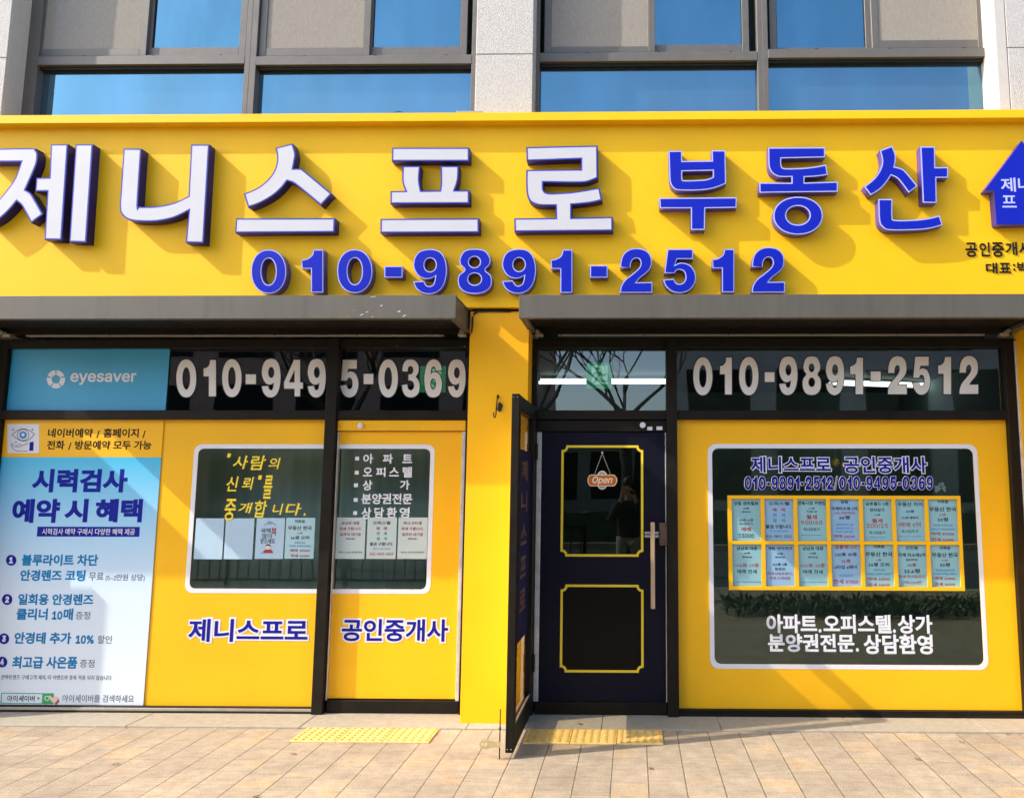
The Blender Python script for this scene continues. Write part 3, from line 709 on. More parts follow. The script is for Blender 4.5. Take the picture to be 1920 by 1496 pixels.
def exit_sign(x0, y0, x1, y1, Y, label):
    c = P((x0+x1)/2, (y0+y1)/2, Y)
    t = thing('exit_sign', label, 'exit sign', tuple(c), 'green exit signs inside')
    X0, X1, Z0, Z1 = XX(x0, y0, Y), XX(x1, y0, Y), ZZ(x0, y1, Y), ZZ(x0, y0, Y)
    s = MB(); s.box((X0, Y, Z0), (X1, Y+.03, Z1), .003); s.build('case', M_exit, t)
    W, H = X1-X0, Z1-Z0
    u = lambda l: [(X0+a*W, Z1-b*H) for a, b in l]
    shape('panel', [u([(.22, .12), (.84, .12), (.84, .84), (.22, .84)])], Y-.0012, .001, M_exitw, t)
    shape('running_figure', [u(ell(.44, .25, .075, .075, 16))], Y-.0024, .001, M_exit, t)
    shape('running_figure', [u([(.36, .34), (.54, .34), (.66, .46), (.78, .42), (.80, .48), (.64, .55), (.56, .48), (.52, .58), (.64, .68), (.86, .70), (.86, .76), (.60, .76), (.46, .65), (.38, .78), (.22, .86), (.19, .81), (.32, .72), (.38, .56), (.40, .44), (.32, .48), (.27, .58), (.21, .55), (.28, .42)])], Y-.0024, .001, M_exit, t)
    s = MB(); s.cyl(((X0+X1)/2, Y+.015, (Z1+2.66)/2), (0, 0, 1), .006, 2.66-Z1, 8); s.build('hanger', M_rail, t)
exit_sign(1099, 680, 1147, 728, .45, 'green running man exit sign behind the pane above the door')
exit_sign(788, 686, 835, 735, .6, 'green exit sign half hidden behind the number above the left door')

# ------------------------------------------------------------------ shop front frames
YFR = -.05
def frame_obj(name, label, cat, loc): return thing(name, label, cat, loc)
ZH1 = ZZ(400, 636, YFR); ZH0 = ZZ(400, 652, YFR)      # head
ZT1 = ZZ(400, 769, YFR); ZT0 = ZZ(400, 786, YFR)      # transom rail
ZF0 = ZZ(400, 1325, YFR)                               # bottom of film
XL = XX(13.5, 767, 0); XM0, XM1 = XX(614, 720, YFR), XX(634, 720, YFR); XLR = XX(875.5, 720, YFR)
XLE = XX(884, 720, YFR)
lw = thing('shop_window', 'left shop window covered in yellow film with a white bordered clear panel', 'window', (-3.2, 0, 0))
s = MB()
s.box((XX(-13, 700, 0), YFR, TZ), (XL, .06, ZH1), .003)                                   # jamb
s.box((XL, YFR+.001, ZH0), (XM0, .06, ZH1), .003)
s.box((XL, YFR, ZT0), (XM0, .06, ZT1), .003)
s.box((XL, YFR, TZ), (XM0, .06, ZF0-.028), .003)
s.box((XL, YFR+.012, ZF0-.028), (XM0, .06, ZF0-.004), .002)
s.box((XM0, YFR-.02, TZ), (XM1, .08, ZH1), .003)                                           # mullion
s.build('frame', M_frame, lw)
s = MB(); s.box((XL, YFR+.004, ZF0-.027), (XM0-.001, YFR+.010, ZF0-.010), .001); s.build('sill_bead', M_rail, lw)
s = MB(); s.quad((XL, 0, ZT1), (XM0, 0, ZT1), (XM0, 0, ZH0), (XL, 0, ZH0)); s.build('transom_pane', M_tint, lw)
s = MB(); s.quad((XL, 0, ZF0-.01), (XM0, 0, ZF0-.01), (XM0, 0, ZT0), (XL, 0, ZT0)); s.build('pane', M_glass, lw)
# clear panel, shared by fixed pane and door, metres
WX0 = XX(357, 960, 0); WX1 = XX(812, 960, 0); WZ1 = ZZ(560, 833, 0); WZ0 = ZZ(560, 1112, 0)
BW = .030
def clip(loop, x, keep_left):
    out = []
    for i in range(len(loop)):
        a, b = loop[i-1], loop[i]
        ia, ib = (a[0] <= x) == keep_left, (b[0] <= x) == keep_left
        if ia != ib: t = (x-a[0])/(b[0]-a[0]); out.append((x, a[1]+t*(b[1]-a[1])))
        if ib: out.append(b)
    return out
ro = rrect(WX0, WZ0, WX1, WZ1, .055); ri = rrect(WX0+BW, WZ0+BW, WX1-BW, WZ1-BW, .04)
def cloop(l, x, left): return clip(l, x, left)
XD0, XD1 = XX(636.5, 860, 0), XX(866, 860, 0)
def notch_ring(side):
    """film with the window cut out, open at the mullion"""
    x = XM0-.001 if side == 'l' else XD0+.001
    return x
x = XM0-.0005
a_ = cloop(ri, x, True)
ctr = [p for p in a_]
zf0, zf1 = ZF0-.004, ZT0+.002
# film = outer rectangle minus panel (panel touches right edge): build as one C-shaped outline
def cshape(rect, loop, xcut, left):
    x0, z0, x1, z1 = rect
    l = cloop(loop, xcut, left)
    if area(l) < 0: l = l[::-1]
    # rotate so the run along xcut is the closing edge
    n = len(l)
    for i in range(n):
        if abs(l[i][0]-xcut) < 1e-6 and abs(l[(i+1) % n][0]-xcut) < 1e-6:
            l = l[i+1:]+l[:i+1]; break
    if left:    # l starts at top of cut (ccw: right side goes up), ends at bottom of cut
        return [(xcut, z1), (x0, z1), (x0, z0), (xcut, z0)] + l[::-1]
    return [(xcut, z0), (x1, z0), (x1, z1), (xcut, z1)] + l[::-1]
film_l = cshape((XL+.0005, zf0, x, zf1), ri, x, True)
shape('film', [film_l], -.004, .003, M_film, lw)
def cring(xcut, left):
    o, i = cloop(ro, xcut, left), cloop(ri, xcut, left)
    def rot(l):
        if area(l) < 0: l = l[::-1]
        n = len(l)
        for k in range(n):
            if abs(l[k][0]-xcut) < 1e-6 and abs(l[(k+1) % n][0]-xcut) < 1e-6: return l[k+1:]+l[:k+1]
        return l
    return rot(o)+rot(i)[::-1]
shape('border', [cring(x, True)], -.0055, .0012, M_vinyl, lw)
outlined([('제니스프로', 353, 1160, 577, 1203, 0.0248)], -.0055, M_navy, M_vinyl, 3.2, lw)
writing([(c, x0, y0, x1, y1, .014 if c not in '".' else .03, .18) for c, x0, y0, x1, y1 in (('"', 426, 850, 433.5, 857.5), ('사', 437, 854, 466, 879), ('람', 470, 854, 499, 881), ('의', 504, 858, 526, 879),
   ('신', 425, 893, 447, 921), ('뢰', 454, 894, 476, 918), ('"', 484, 891, 491.5, 899), ('를', 494, 891, 511, 935), ('중', 421, 935, 442, 976), ('개', 447, 942, 474, 962), ('합', 478, 938, 501, 970), ('니', 511, 944, 531, 965), ('다', 535, 943, 565, 966), ('.', 569, 962, 573, 966.5))], -.0042, M_line, lw)
def big_numbers(items, Y, parent):
    for ch, x0, y0, x1, y1 in items:
        L = numeral(ch, x0, y0, x1, y1, Y)
        shape('numeral', L, Y-.0016, .0012, M_whitenum, parent)
        shape('numeral_outline', L, Y-.0003, .0008, M_navynum, parent, .006)
M_whitenum = mat('warm_white_vinyl', (.70, .675, .64), .45, amp=.03, scale=8)
M_navynum = mat('deep_navy_vinyl', (.012, .016, .06), .5, amp=.05, scale=8)
big_numbers([('0', 331, 674, 368, 745), ('1', 382, 675, 405, 743), ('0', 417, 673.5, 453, 744.5), ('-', 461, 702, 480, 720), ('9', 491, 673, 526, 745), ('4', 533, 675, 568, 743), ('9', 577, 673, 611, 745)], -.001, lw)

# sliding door right of the mullion
sd = thing('glass_door', 'yellow film covered glass door left of the yellow pillar, with a service list in white', 'door', ((XM1+XLR)/2, 0, 0))
zh = ZZ(750, 809, YFR+.02); zb = ZZ(740, 1311, YFR+.02)
s = MB()
s.box((XM1, YFR+.001, ZH0), (XLR, .06, ZH1), .003); s.box((XM1, YFR, ZT0), (XLR, .06, ZT1), .003)
s.box((XLR, YFR, TZ), (XLE+.02, .06, ZH1), .003)
s.build('frame', M_frame, sd)
s = MB(); s.box((XM1+.012, YFR+.018, TZ+.006), (XLR-.006, .04, zb-.008), .003); s.build('bottom_rail', M_frame, sd)
s = MB(); s.box((XM1+.003, YFR+.016, zh+.006), (XLR-.003, .05, ZT0-.004), .003); s.build('header', M_film, sd)
s = MB(); c = P(676, 798, YFR+.012); s.cyl(c, (0, 1, 0), .019, .02, 28); s.cyl(c+Vector((0, -.011, 0)), (0, 1, 0), .013, .004, 28); s.cyl(c+Vector((-.004, -.014, 0)), (0, 1, 0), .003, .003, 10); kn = s.build('alarm_knob', M_vinyl, sd, False)
s = MB(); s.box((XM1+.004, -.03, zb-.008), (XD0-.004, .03, zh), .002); s.build('edge_strip', M_silver, sd)
s = MB(); s.box((XD1+.004, -.03, zb-.008), (XLR-.004, .03, zh), .002); s.build('edge_strip', M_silver, sd)
s = MB(); s.quad((XM1, .0005, ZT1), (XLR, .0005, ZT1), (XLR, .0005, ZH0), (XM1, .0005, ZH0)); s.build('transom_pane', M_tint, sd)
s = MB(); s.quad((XD0-.004, 0, zb), (XD1+.004, 0, zb), (XD1+.004, 0, zh), (XD0-.004, 0, zh)); s.build('pane', M_glass, sd)
x = XD0-.0035
shape('film', [cshape((x, zb, XD1+.0035, zh), ri, x, False)], -.004, .003, M_film, sd)
shape('border', [cring(x, False)], -.0055, .0012, M_vinyl, sd)
outlined([('공인중개사', 641, 1160, 840, 1202, 0.0248)], -.0055, M_navy, M_vinyl, 3.2, sd)
writing([('아', 681, 851, 700, 869, 0.027), ('파', 718, 851, 737, 869, 0.027), ('트', 755, 852, 773, 868, 0.027), ('오', 681, 876, 698, 893, 0.027), ('피', 705, 876, 723, 894, 0.027), ('스', 730, 876, 748, 893, 0.027), ('텔', 755, 875, 773, 895, 0.027),
         ('상', 680, 900, 698, 919, 0.027), ('가', 750, 900, 768, 918, 0.027), ('분양권전문', 678, 925, 773, 945, 0.027), ('상', 678, 951, 696, 973, 0.027), ('담', 702, 951, 720, 971, 0.027), ('환', 725, 951, 744, 971, 0.027), ('영', 749, 951, 768, 971, 0.027)], -.0042, M_vinyl, sd)
for (xx, yy) in ((669.5, 859.5), (669, 886), (667.5, 909.5), (667, 937), (666, 961.5)):
    s = MB(); s.px(xx-3.7, yy-3.5, xx+3.7, yy+3.5, -.003, .001); s.build('bullet_mark', M_vinyl, sd)
big_numbers([('5', 638, 675, 672, 745), ('-', 682, 701, 700, 720), ('0', 710, 674, 746, 745), ('3', 754, 674, 787, 745), ('6', 796, 674, 829, 745), ('9', 840, 674, 873, 745)], -.0012, sd)
s = MB(); s.cyl(P(745, 649, YFR-.002), (0, 1, 0), .004, .006, 10); s.build('screw', M_steel, sd)
s = MB(); s.cyl(P(871, 650, YFR-.002), (0, 1, 0), .004, .006, 10); s.build('screw', M_steel, sd)

# dark door
XR0 = XX(1007, 720, YFR); XRM0, XRM1 = XX(1249, 720, YFR), XX(1269, 720, YFR); XR1 = XX(1885.5, 800, 0); XRE = XX(1901, 748, 0)-.022
nd = thing('dark_door', 'closed navy door with yellow panel outlines, wooden bar handle and an Open plaque', 'door', ((XR0+XRM0)/2, 0, 0))
s = MB()
s.box((PX1+.001, YFR, TZ), (XR0, .06, ZH1), .003)
s.box((XR0, YFR+.001, ZH0), (XRM0, .06, ZH1), .003); s.box((XR0, YFR, ZT0), (XRM0, .06, ZT1), .003)
s.build('frame', M_frame, nd)
zd = ZZ(1130, 810, YFR+.02); zdb = ZZ(1130, 1314, YFR+.02)
s = MB(); s.box((XR0+.003, YFR+.014, zd+.004), (XRM0-.003, .05, ZT0-.006), .003); s.build('header', M_frame, nd)
s = MB(); c = P(1205, 797, YFR+.006); s.cyl(c, (0, 1, 0), .020, .02, 28); s.cyl(c+Vector((.005, -.011, 0)), (0, 1, 0), .003, .003, 8); s.build('alarm_knob', M_vinyl, nd)
s = MB(); s.px(1213.5, 800, 1223, 806.5, YFR+.012, .002); s.build('small_label', M_vinyl, nd)
s = MB(); s.px(1231, 799.5, 1242, 806, YFR+.012, .002); s.build('small_label', M_vinyl, nd)
s = MB(); s.box((XR0+.012, YFR+.016, TZ+.006), (XRM0-.004, .045, zdb-.006), .003); s.build('bottom_rail', M_frame, nd)
DX0, DX1 = XX(1012.5, 1060, -.02), XX(1248, 1060, -.02)
s = MB(); s.box((XR0+.002, -.026, zdb-.006), (DX0, .02, zd), .002); s.build('edge_strip', M_silver, nd)
s = MB(); s.box((DX1, -.026, zdb-.006), (XRM0-.002, .02, zd), .002); s.build('edge_strip', M_silver, nd)
U0, U1, UZ1, UZ0 = XX(1054, 940, -.022), XX(1204, 940, -.022), ZZ(1130, 837, -.022), ZZ(1130, 1041, -.022)
V0, V1, VZ1, VZ0 = XX(1052.5, 1180, -.022), XX(1204.5, 1180, -.022), ZZ(1130, 1098, -.022), ZZ(1130, 1258, -.022)
def notched(x0, z0, x1, z1, r=.032):
    o = []
    for cx, cz, a in ((x1, z1, 270), (x0, z1, 360), (x0, z0, 90), (x1, z0, 180)):
        for k in range(7):
            t = math.radians(a-90*k/6) if False else math.radians(a-15*k)
            o.append((cx+r*math.cos(t), cz+r*math.sin(t)))
    return o
def notched(x0, z0, x1, z1, r=.032):
    o = []
    for cx, cz, a0 in ((x0, z0, 90), (x1, z0, 180), (x1, z1, 270), (x0, z1, 0)):
        # concave quarter: sweep inside the rectangle, order counter clockwise round the panel
        for k in range(7):
            t = math.radians(a0-90*k/6); o.append((cx+r*math.cos(t), cz+r*math.sin(t)))
    return o
nu = notched(U0, UZ0, U1, UZ1); nv = notched(V0, VZ0, V1, VZ1)
shape('leaf', [[(DX0, zdb-.004), (DX1, zdb-.004), (DX1, zd), (DX0, zd)], inset(nu, .001)], -.02, .03, M_doornavy, nd)
s = MB(); s.quad((U0-.0, -.008, UZ0), (U1, -.008, UZ0), (U1, -.008, UZ1), (U0, -.008, UZ1)); s.build('pane', M_dark, nd)
for nm_, l in (('panel_outline', nu), ('panel_outline', nv)):
    shape(nm_, [inset(l, -.008), inset(l, .008)], -.0222, .002, M_line, nd)
shape('lower_panel', [inset(nv, .009)], -.0214, .0012, M_doorblack, nd)
hx0, hx1 = XX(1220, 1060, -.1), XX(1228, 1060, -.1); hz1, hz0 = ZZ(1224, 979, -.1), ZZ(1224, 1141, -.1)
s = MB(); s.box((hx0, -.11, hz0), (hx1, -.083, hz1), .005, 2); hd = s.build('handle', M_wood, nd)
for zz in (hz1-.13, hz0+.1):
    s = MB(); s.cyl(((hx0+hx1)/2, -.052, zz), (0, 1, 0), .009, .062, 14); s.build('standoff', M_steel, hd)
s = MB(); s.px(1236, 980, 1253, 1023, -.06, .04, .006); lk = s.build('lock', M_lock, nd)
s = MB(); c = P(1247.5, 984.5, -.062); s.cyl(c, (0, 1, 0), .006, .006, 14); s.px(1240, 1011, 1249, 1012.5, -.0615, .002); s.px(1241, 1017, 1248, 1018, -.0615, .002); s.build('keyhole', M_gasket, lk)
s = MB(); s.px(1208, 996, 1236, 1001, -.05, .02, .004); s.build('lever', M_steel, nd)
s = MB(); s.px(1208, 1003, 1236, 1008, -.05, .02, .004); s.build('lever', M_steel, nd)
s = MB(); s.quad((XR0, 0, ZT1), (XRM0, 0, ZT1), (XRM0, 0, ZH0), (XR0, 0, ZH0)); s.build('transom_pane', M_tint, nd)

# right window
rw = thing('shop_window', 'right shop window with yellow film round a white bordered dark panel of listings', 'window', ((XRM1+XR1)/2, 0, 0))
zfr0 = ZZ(1590, 1331.5, YFR)
s = MB()
s.box((XRM0, YFR-.02, TZ), (XRM1, .08, ZH1), .003)
s.box((XRM1, YFR+.001, ZH0), (XR1, .06, ZH1), .003); s.box((XRM1, YFR, ZT0), (XR1, .06, ZT1), .003)
s.box((XR1, YFR, TZ), (XRE+.02, .06, ZH1), .003)
s.box((XRM1, YFR, TZ), (XR1, .06, zfr0-.028), .003); s.box((XRM1, YFR+.014, zfr0-.028), (XR1, .06, zfr0-.006), .002)
s.build('frame', M_frame, rw)
s = MB(); s.box((XRM1, YFR+.005, zfr0-.027), (XR1, YFR+.012, zfr0-.016), .001); s.build('sill_bead', M_frame, rw)
s = MB(); s.box((XRE+.021, YFR-.01, TZ), (XRE+.034, YFR+.03, ZH1-.02), .001); s.build('sealant_bead', M_silver, rw)
s = MB(); s.quad((XRM1, 0, ZT1), (XR1, 0, ZT1), (XR1, 0, ZH0), (XRM1, 0, ZH0)); s.build('transom_pane', M_tint, rw)
s = MB(); s.quad((XRM1, 0, zfr0-.01), (XR1, 0, zfr0-.01), (XR1, 0, ZT0), (XRM1, 0, ZT0)); s.build('pane', M_glass, rw)
QX0, QX1 = XX(1329, 1040, 0), XX(1842, 1040, 0); QZ1, QZ0 = ZZ(1585, 832.5, 0), ZZ(1585, 1254, 0)
qo = rrect(QX0, QZ0, QX1, QZ1, .06); qi = rrect(QX0+BW, QZ0+BW, QX1-BW, QZ1-BW, .045)
shape('film', [[(XRM1+.0005, zfr0-.004), (XR1-.0005, zfr0-.004), (XR1-.0005, ZT0+.002), (XRM1+.0005, ZT0+.002)], qi], -.004, .003, M_film, rw)
shape('border', [qo, qi], -.0055, .0012, M_vinyl, rw)
big_numbers([('0', 1300, 670, 1335.5, 741), ('1', 1350, 670.5, 1372, 739.5), ('0', 1386, 669.5, 1422, 741), ('-', 1434, 698, 1452, 716), ('9', 1461, 668.5, 1495, 740.5), ('8', 1505, 668.5, 1539, 740.5), ('9', 1548.5, 668, 1582.5, 740.5),
             ('1', 1594, 671, 1618, 739), ('-', 1632.5, 696.5, 1651, 715), ('2', 1665, 668, 1700, 739), ('5', 1711, 669, 1744, 740), ('1', 1759, 669.5, 1783, 739), ('2', 1799, 667.5, 1834, 738.5)], -.001, rw)
outlined([('제니스프로', 1408, 856, 1558, 886, 0.022), ('공인중개사', 1582, 856, 1738, 887, 0.022)], -.002, M_navy, M_vinyl, 1.6, rw)
for ch, x0, y0, x1, y1 in numrow('010-9891-2512/010-9495-0369', 1396, 893, 1749, 918, .17):
    L = numeral(ch, x0, y0, x1, y1, -.002)
    shape('numeral', [inset(l, .0006, i > 0) for i, l in enumerate(L)], -.0034, .001, M_navy, rw)
    shape('numeral_outline', L, -.0022, .001, M_vinyl, rw, .0032)
writing([('아파트.오피스텔.상가', 1437, 1152, 1748, 1187, 0.032), ('분양권전문.', 1440, 1188, 1610, 1222, 0.032), ('상담환영', 1619, 1189, 1749, 1226, 0.032)], -.002, M_vinyl, rw)

M_doornavy2 = mat('dull_navy_film', (.012, .010, .045), .6, amp=.15, scale=6, spec=.2)
# open glass leaf standing square to the wall
ox0, ox1 = -.717, -.672; oy0, oy1 = -.905, -.07; oz1 = 2.055; oz0 = .035
ol = thing('glass_door', 'open dark framed glass door standing out from the wall beside the pillar', 'door', (ox1, oy1, 0))
s = MB()
s.box((ox0, oy0, oz0), (ox1, oy0+.085, oz1), .003); s.box((ox0, oy1-.085, oz0), (ox1, oy1, oz1), .003)
s.box((ox0+.001, oy0+.085, oz1-.09), (ox1-.001, oy1-.085, oz1), .003); s.box((ox0+.001, oy0+.085, oz0), (ox1-.001, oy1-.085, oz0+.13), .003)
s.build('frame', M_frame, ol)
s = MB(); xg = (ox0+ox1)/2
s.quad((xg, oy0+.085, oz0+.13), (xg, oy1-.085, oz0+.13), (xg, oy1-.085, oz1-.09), (xg, oy0+.085, oz1-.09)); s.build('pane', M_glassclear, ol)
s = MB(); s.box((ox1-.012, oy0+.085, oz0+.13), (ox1-.002, oy1-.085, oz0+.142), .001); s.build('glazing_bead', M_rail, ol)
s = MB(); s.quad((xg+.002, oy0+.155, .58), (xg+.002, oy1-.1, .58), (xg+.002, oy1-.1, 1.74), (xg+.002, oy0+.155, 1.74)); s.build('film', M_doornavy2, ol)
parts = []
zz = 1.70
for ch in '제니스프로':
    me, v = text_mesh(ch, .035)
    f_ = fit(v, 0, 1, 0, 1, 0, 1)
    o_ = np.empty_like(f_); o_[:, 1] = oy0+.30+f_[:, 0]*.28; o_[:, 2] = zz-.15+f_[:, 2]*.13; o_[:, 0] = xg+.003-f_[:, 1]*.0006
    parts.append((me, o_)); zz -= .2
M_orv = mat('orange_vinyl', (.14, .06, .035), .6, amp=.2, scale=9)
mobj('lettering', joinmesh(parts), M_orv, ol)
for z_ in (.35, 1.75):
    s = MB(); s.cyl((ox1+.004, oy1+.006, z_), (0, 0, 1), .012, .11, 14); s.build('hinge', M_frame, ol)
s = MB(); bx, by = ox0-.03, oy0+.02
s.tube([(bx, by-.03, .006), (bx, by-.03, .19), (bx, by-.03, .275)], .0035, 8); s.cyl((bx, by-.03, .17), (0, 0, 1), .006, .012, 10)
br = s.build('drop_bolt', M_iron, ol, True)
tabc = (bx-.055, .085)
lo = [(tabc[0]+a*.058, tabc[1]+b*.026) for a, b in ((1, .55), (.5, .62), (.1, .75), (-.3, 1), (-.65, .95), (-.95, .5), (-1, 0), (-.95, -.5), (-.65, -.95), (-.3, -1), (.1, -.75), (.5, -.62), (1, -.55))]
shape('tab', [lo, ell(tabc[0]-.032, tabc[1], .017, .008, 16)], by-.035, .004, M_brass, ol)
for (a, b) in ((ox0+.012, oz1-.02), (ox1-.012, oz1-.02), (ox0+.012, oz0+.02), (ox1-.012, oz0+.02)):
    s = MB(); s.cyl((a, oy0-.001, b), (0, 1, 0), .003, .003, 8); s.build('screw', M_steel, ol)

# ------------------------------------------------------------------ things on the front
# hanging plaque
op = thing('open_plaque', 'orange hanging plaque reading Open on a string inside the dark door', 'sign', tuple(P(1129, 900, -.03)))
YO = -.045
pl = pxl(smooth(parse('1103,900 1106,892 1112,891c 1146,891c 1152,892 1156,900 1152,909 1146,910c 1112,910c 1106,909')), YO)
shape('plaque_edge', [inset(pl, -.005)], YO, .006, M_cream, op)
shape('plaque', [pl], YO-.0012, .002, M_orange, op)
for zs_ in (1, -1):
    a = [(1129+9.5*math.cos(t), 900-zs_*(7+10.5*math.sin(t))) for t in [math.pi*k/14 for k in range(15)]]
    b = [(1129+7.5*math.cos(t), 900-zs_*(7+8.3*math.sin(t))) for t in [math.pi*k/14 for k in range(15)]]
    W = pxl(a, YO+.004)+pxl(b, YO+.004)[::-1]; shape('filigree', [W], YO+.0035, .003, M_cream, op)
    shape('filigree', [pxl(ell(1129, 900-zs_*12.5, 2.6, 2.2, 14), YO), pxl(ell(1129, 900-zs_*12.5, 1.4, 1.1, 14), YO)], YO+.0035, .003, M_cream, op)
    for sx in (-5, 5): shape('filigree', [pxl(ell(1129+sx, 900-zs_*11.5, 1.9, 1.7, 12), YO), pxl(ell(1129+sx, 900-zs_*11.5, .9, .8, 12), YO)], YO+.0035, .003, M_cream, op)
writing([('Open', 1110.5, 893, 1148.5, 909, 0.0193, .25)], YO-.0013, M_cream, op)
s = MB(); s.tube([P(1115, 888, YO), P(1129.3, 850, YO+.02)], .0016, 6); s.build('string', M_string, op)
s = MB(); s.tube([P(1144.5, 889, YO), P(1129.3, 850, YO+.02)], .0016, 6); s.build('string', M_string, op)
s = MB(); s.ball(P(1129.3, 848.5, YO+.022), .007); s.build('suction_hook', M_vinyl, op, True)
# wall hook on the pillar
hk = thing('wall_hook', 'small ornate black iron hook on the yellow pillar', 'hook', tuple(P(934, 760, YP)))
s = MB(); c = P(937, 763, YP-.008); s.ball(c, .022, (.72, .35, 1.5)); s.ball(c+Vector((.012, 0, .008)), .012, (.8, .5, 1)); s.ball(c+Vector((-.01, 0, -.012)), .011, (.8, .5, 1.1)); s.ball(P(933.5, 744, YP-.006), .009, (1, .6, 1.6)); s.build('backplate', M_iron, hk, True)
s = MB(); s.tube([P(933, 742, YP-.012), P(932, 750, YP-.02), P(930.5, 765, YP-.032), P(930, 776, YP-.045), P(928.8, 782, YP-.055), P(927, 783, YP-.062), P(925.6, 779, YP-.066), P(925.8, 773, YP-.068)], [.004, .004, .0045, .0045, .0045, .004, .004, .0045], 10); s.build('hook', M_iron, hk, True)
# blue banner
YB = -.012
bn = thing('blue_banner', 'sky blue banner with a round logo and white lettering at top left', 'banner', tuple(P(165, 710, YB)))
s = MB(); s.box((XL+.003, YB, ZT1+.002), (XX(314.5, 710, YB), YB+.006, ZH0-.001), .001); s.build('sheet', M_sky_banner, bn)
writing([('eyesaver', 132, 699.5, 255, 721.5, 0.0165, 0, FONT2)], YB-.0006, M_vinyl, bn)
for k in range(5):
    a0, a1 = math.radians(90+72*k+5), math.radians(90+72*k+67)
    o_ = [(105+17*math.cos(a0+(a1-a0)*j/10), 711-17*math.sin(a0+(a1-a0)*j/10)) for j in range(11)]
    i_ = [(105+8*math.cos(a0+(a1-a0)*j/10), 711-8*math.sin(a0+(a1-a0)*j/10)) for j in range(11)]
    shape('logo_segment', [pxl(o_+i_[::-1], YB)], YB-.001, .0008, M_vinyl, bn)
# optician poster
YQ = -.011
po = thing('poster', 'tall printed offer poster with yellow header and blue to white body at far left', 'poster', (XL, YQ, ZF0))
pX0 = XL+.002; pX1 = XX(286, 1080, YQ); pz0, pz1, pzm = ZF0-.002, ZT0-.001, ZZ(150, 857, YQ)
s = MB(); s.box((pX0, YQ, pzm), (pX1, YQ+.003, pz1)); s.build('header', M_film, po)
s = MB(); s.box((pX0, YQ, pz0), (pX1, YQ+.003, pzm-.0005)); s.build('body', poster_mat(pz0, pzm), po)
YQ -= .0004
shape('icon_tile', [pxl(rrect(14, 795, 73.5, 849.5, 2), YQ)], YQ-.0008, .0006, M_vinyl, po)
def stroke(pts, wpx):
    """flat ribbon along px points"""
    L, R_ = [], []
    for i, p in enumerate(pts):
        a, b = Vector(pts[max(i-1, 0)]), Vector(pts[min(i+1, len(pts)-1)]); d = (b-a).normalized(); n = Vector((-d.y, d.x))*wpx/2
        L.append((p[0]+n.x, p[1]+n.y)); R_.append((p[0]-n.x, p[1]-n.y))
    return L+R_[::-1]
def curve_px(st): 
    pts = parse(st); pts[0] = (*pts[0][:2], True); pts[-1] = (*pts[-1][:2], True); o = smooth(pts, 6)
    k = max(i for i, p in enumerate(o) if abs(p[0]-pts[-1][0]) < 1e-6 and abs(p[1]-pts[-1][1]) < 1e-6); return o[:k+1]
for st, w_, m_ in (('23,815 33,807 44,804 55,807 65,814', 1.3, M_grey), ('23,815 33,823 44,827 55,824 65,814', 1.3, M_grey), ('21,833 24,832 28,837 38,837 50,832 54,831', 1.1, M_grey), ('21,833 24,840 31,845 46,846 52,845', 1.1, M_grey), ('30,837 36,833 41,834', 1.0, M_grey),
                   ('25,803 25,808', .9, M_grey), ('22.5,805.5 27.5,805.5', .9, M_grey), ('61,803 61,808', .9, M_grey), ('58.5,805.5 63.5,805.5', .9, M_grey), ('30,827 30,831', .9, M_grey), ('28,829 32,829', .9, M_grey)):
    shape('icon_line', [pxl(stroke(curve_px(st), w_), YQ)], YQ-.0016, .0006, m_, po)
shape('icon_iris', [pxl(ell(43.5, 815.5, 11.5, 11, 28), YQ), pxl(ell(43.5, 815.5, 10.3, 9.8, 28), YQ)], YQ-.0016, .0006, M_grey, po)
shape('icon_iris', [pxl(ell(43.5, 815.5, 7, 7, 24), YQ), pxl(ell(43.5, 815, 3.2, 3.2, 24), YQ)], YQ-.0016, .0006, M_blueink, po)
shape('icon_cuff', [pxl([(56, 829), (63.5, 828), (62.5, 845), (55, 845)], YQ)], YQ-.0016, .0006, M_navyink, po)
writing([('네이버예약 / 홈페이지 /', 90, 803, 273, 821, 0.026), ('전화 / 방문예약 모두 가능', 88, 826, 284, 843.5, 0.026)], YQ, M_black, po)
writing([('시력검사', 60, 879, 239, 923, 0.044), ('예약', 23, 935, 112, 980, 0.044), ('시', 121, 935, 165, 979, 0.044), ('혜택', 179, 935, 267, 979, 0.044)], YQ, M_navyink, po)
shape('caption_bar', [pxl([(70.5, 987), (262, 987.5), (261, 1006), (69, 1005.5)], YQ)], YQ-.0008, .0006, M_navyink, po)
writing([('시력검사 예약 구매시 다양한 혜택 제공', 79, 990.5, 253, 1002.5, 0.011)], YQ-.0009, M_vinyl, po)
writing([('블루라이트 차단', 41, 1039, 184, 1060.5, 0.036), ('안경렌즈 코팅', 38, 1068, 160, 1089, 0.036), ('일회용 안경렌즈', 34, 1113, 175, 1134, 0.036), ('클리너 10매', 31, 1140, 137, 1162, 0.036), ('안경테 추가 10%', 27, 1185, 176, 1207, 0.036), ('최고급 사은품', 23, 1230, 145, 1253, 0.036)], YQ, M_teal, po)
writing([('무료', 167, 1073, 194, 1088, 0.0066), ('(5~2만원 상당)', 198, 1076, 271, 1089, 0.0044), ('증정', 142, 1146, 169, 1161, 0.0066), ('할인', 183, 1191, 209.5, 1206, 0.0066), ('증정', 150, 1236, 177, 1251, 0.0066), ('콘택트렌즈 구매고객 제외, 타 이벤트와 중복 적용 되지 않습니다.', 2, 1265, 210, 1275, 0.0055), ('아이세이버를 검색하세요', 117, 1302, 251, 1316, 0.0055)], YQ, M_grey, po)
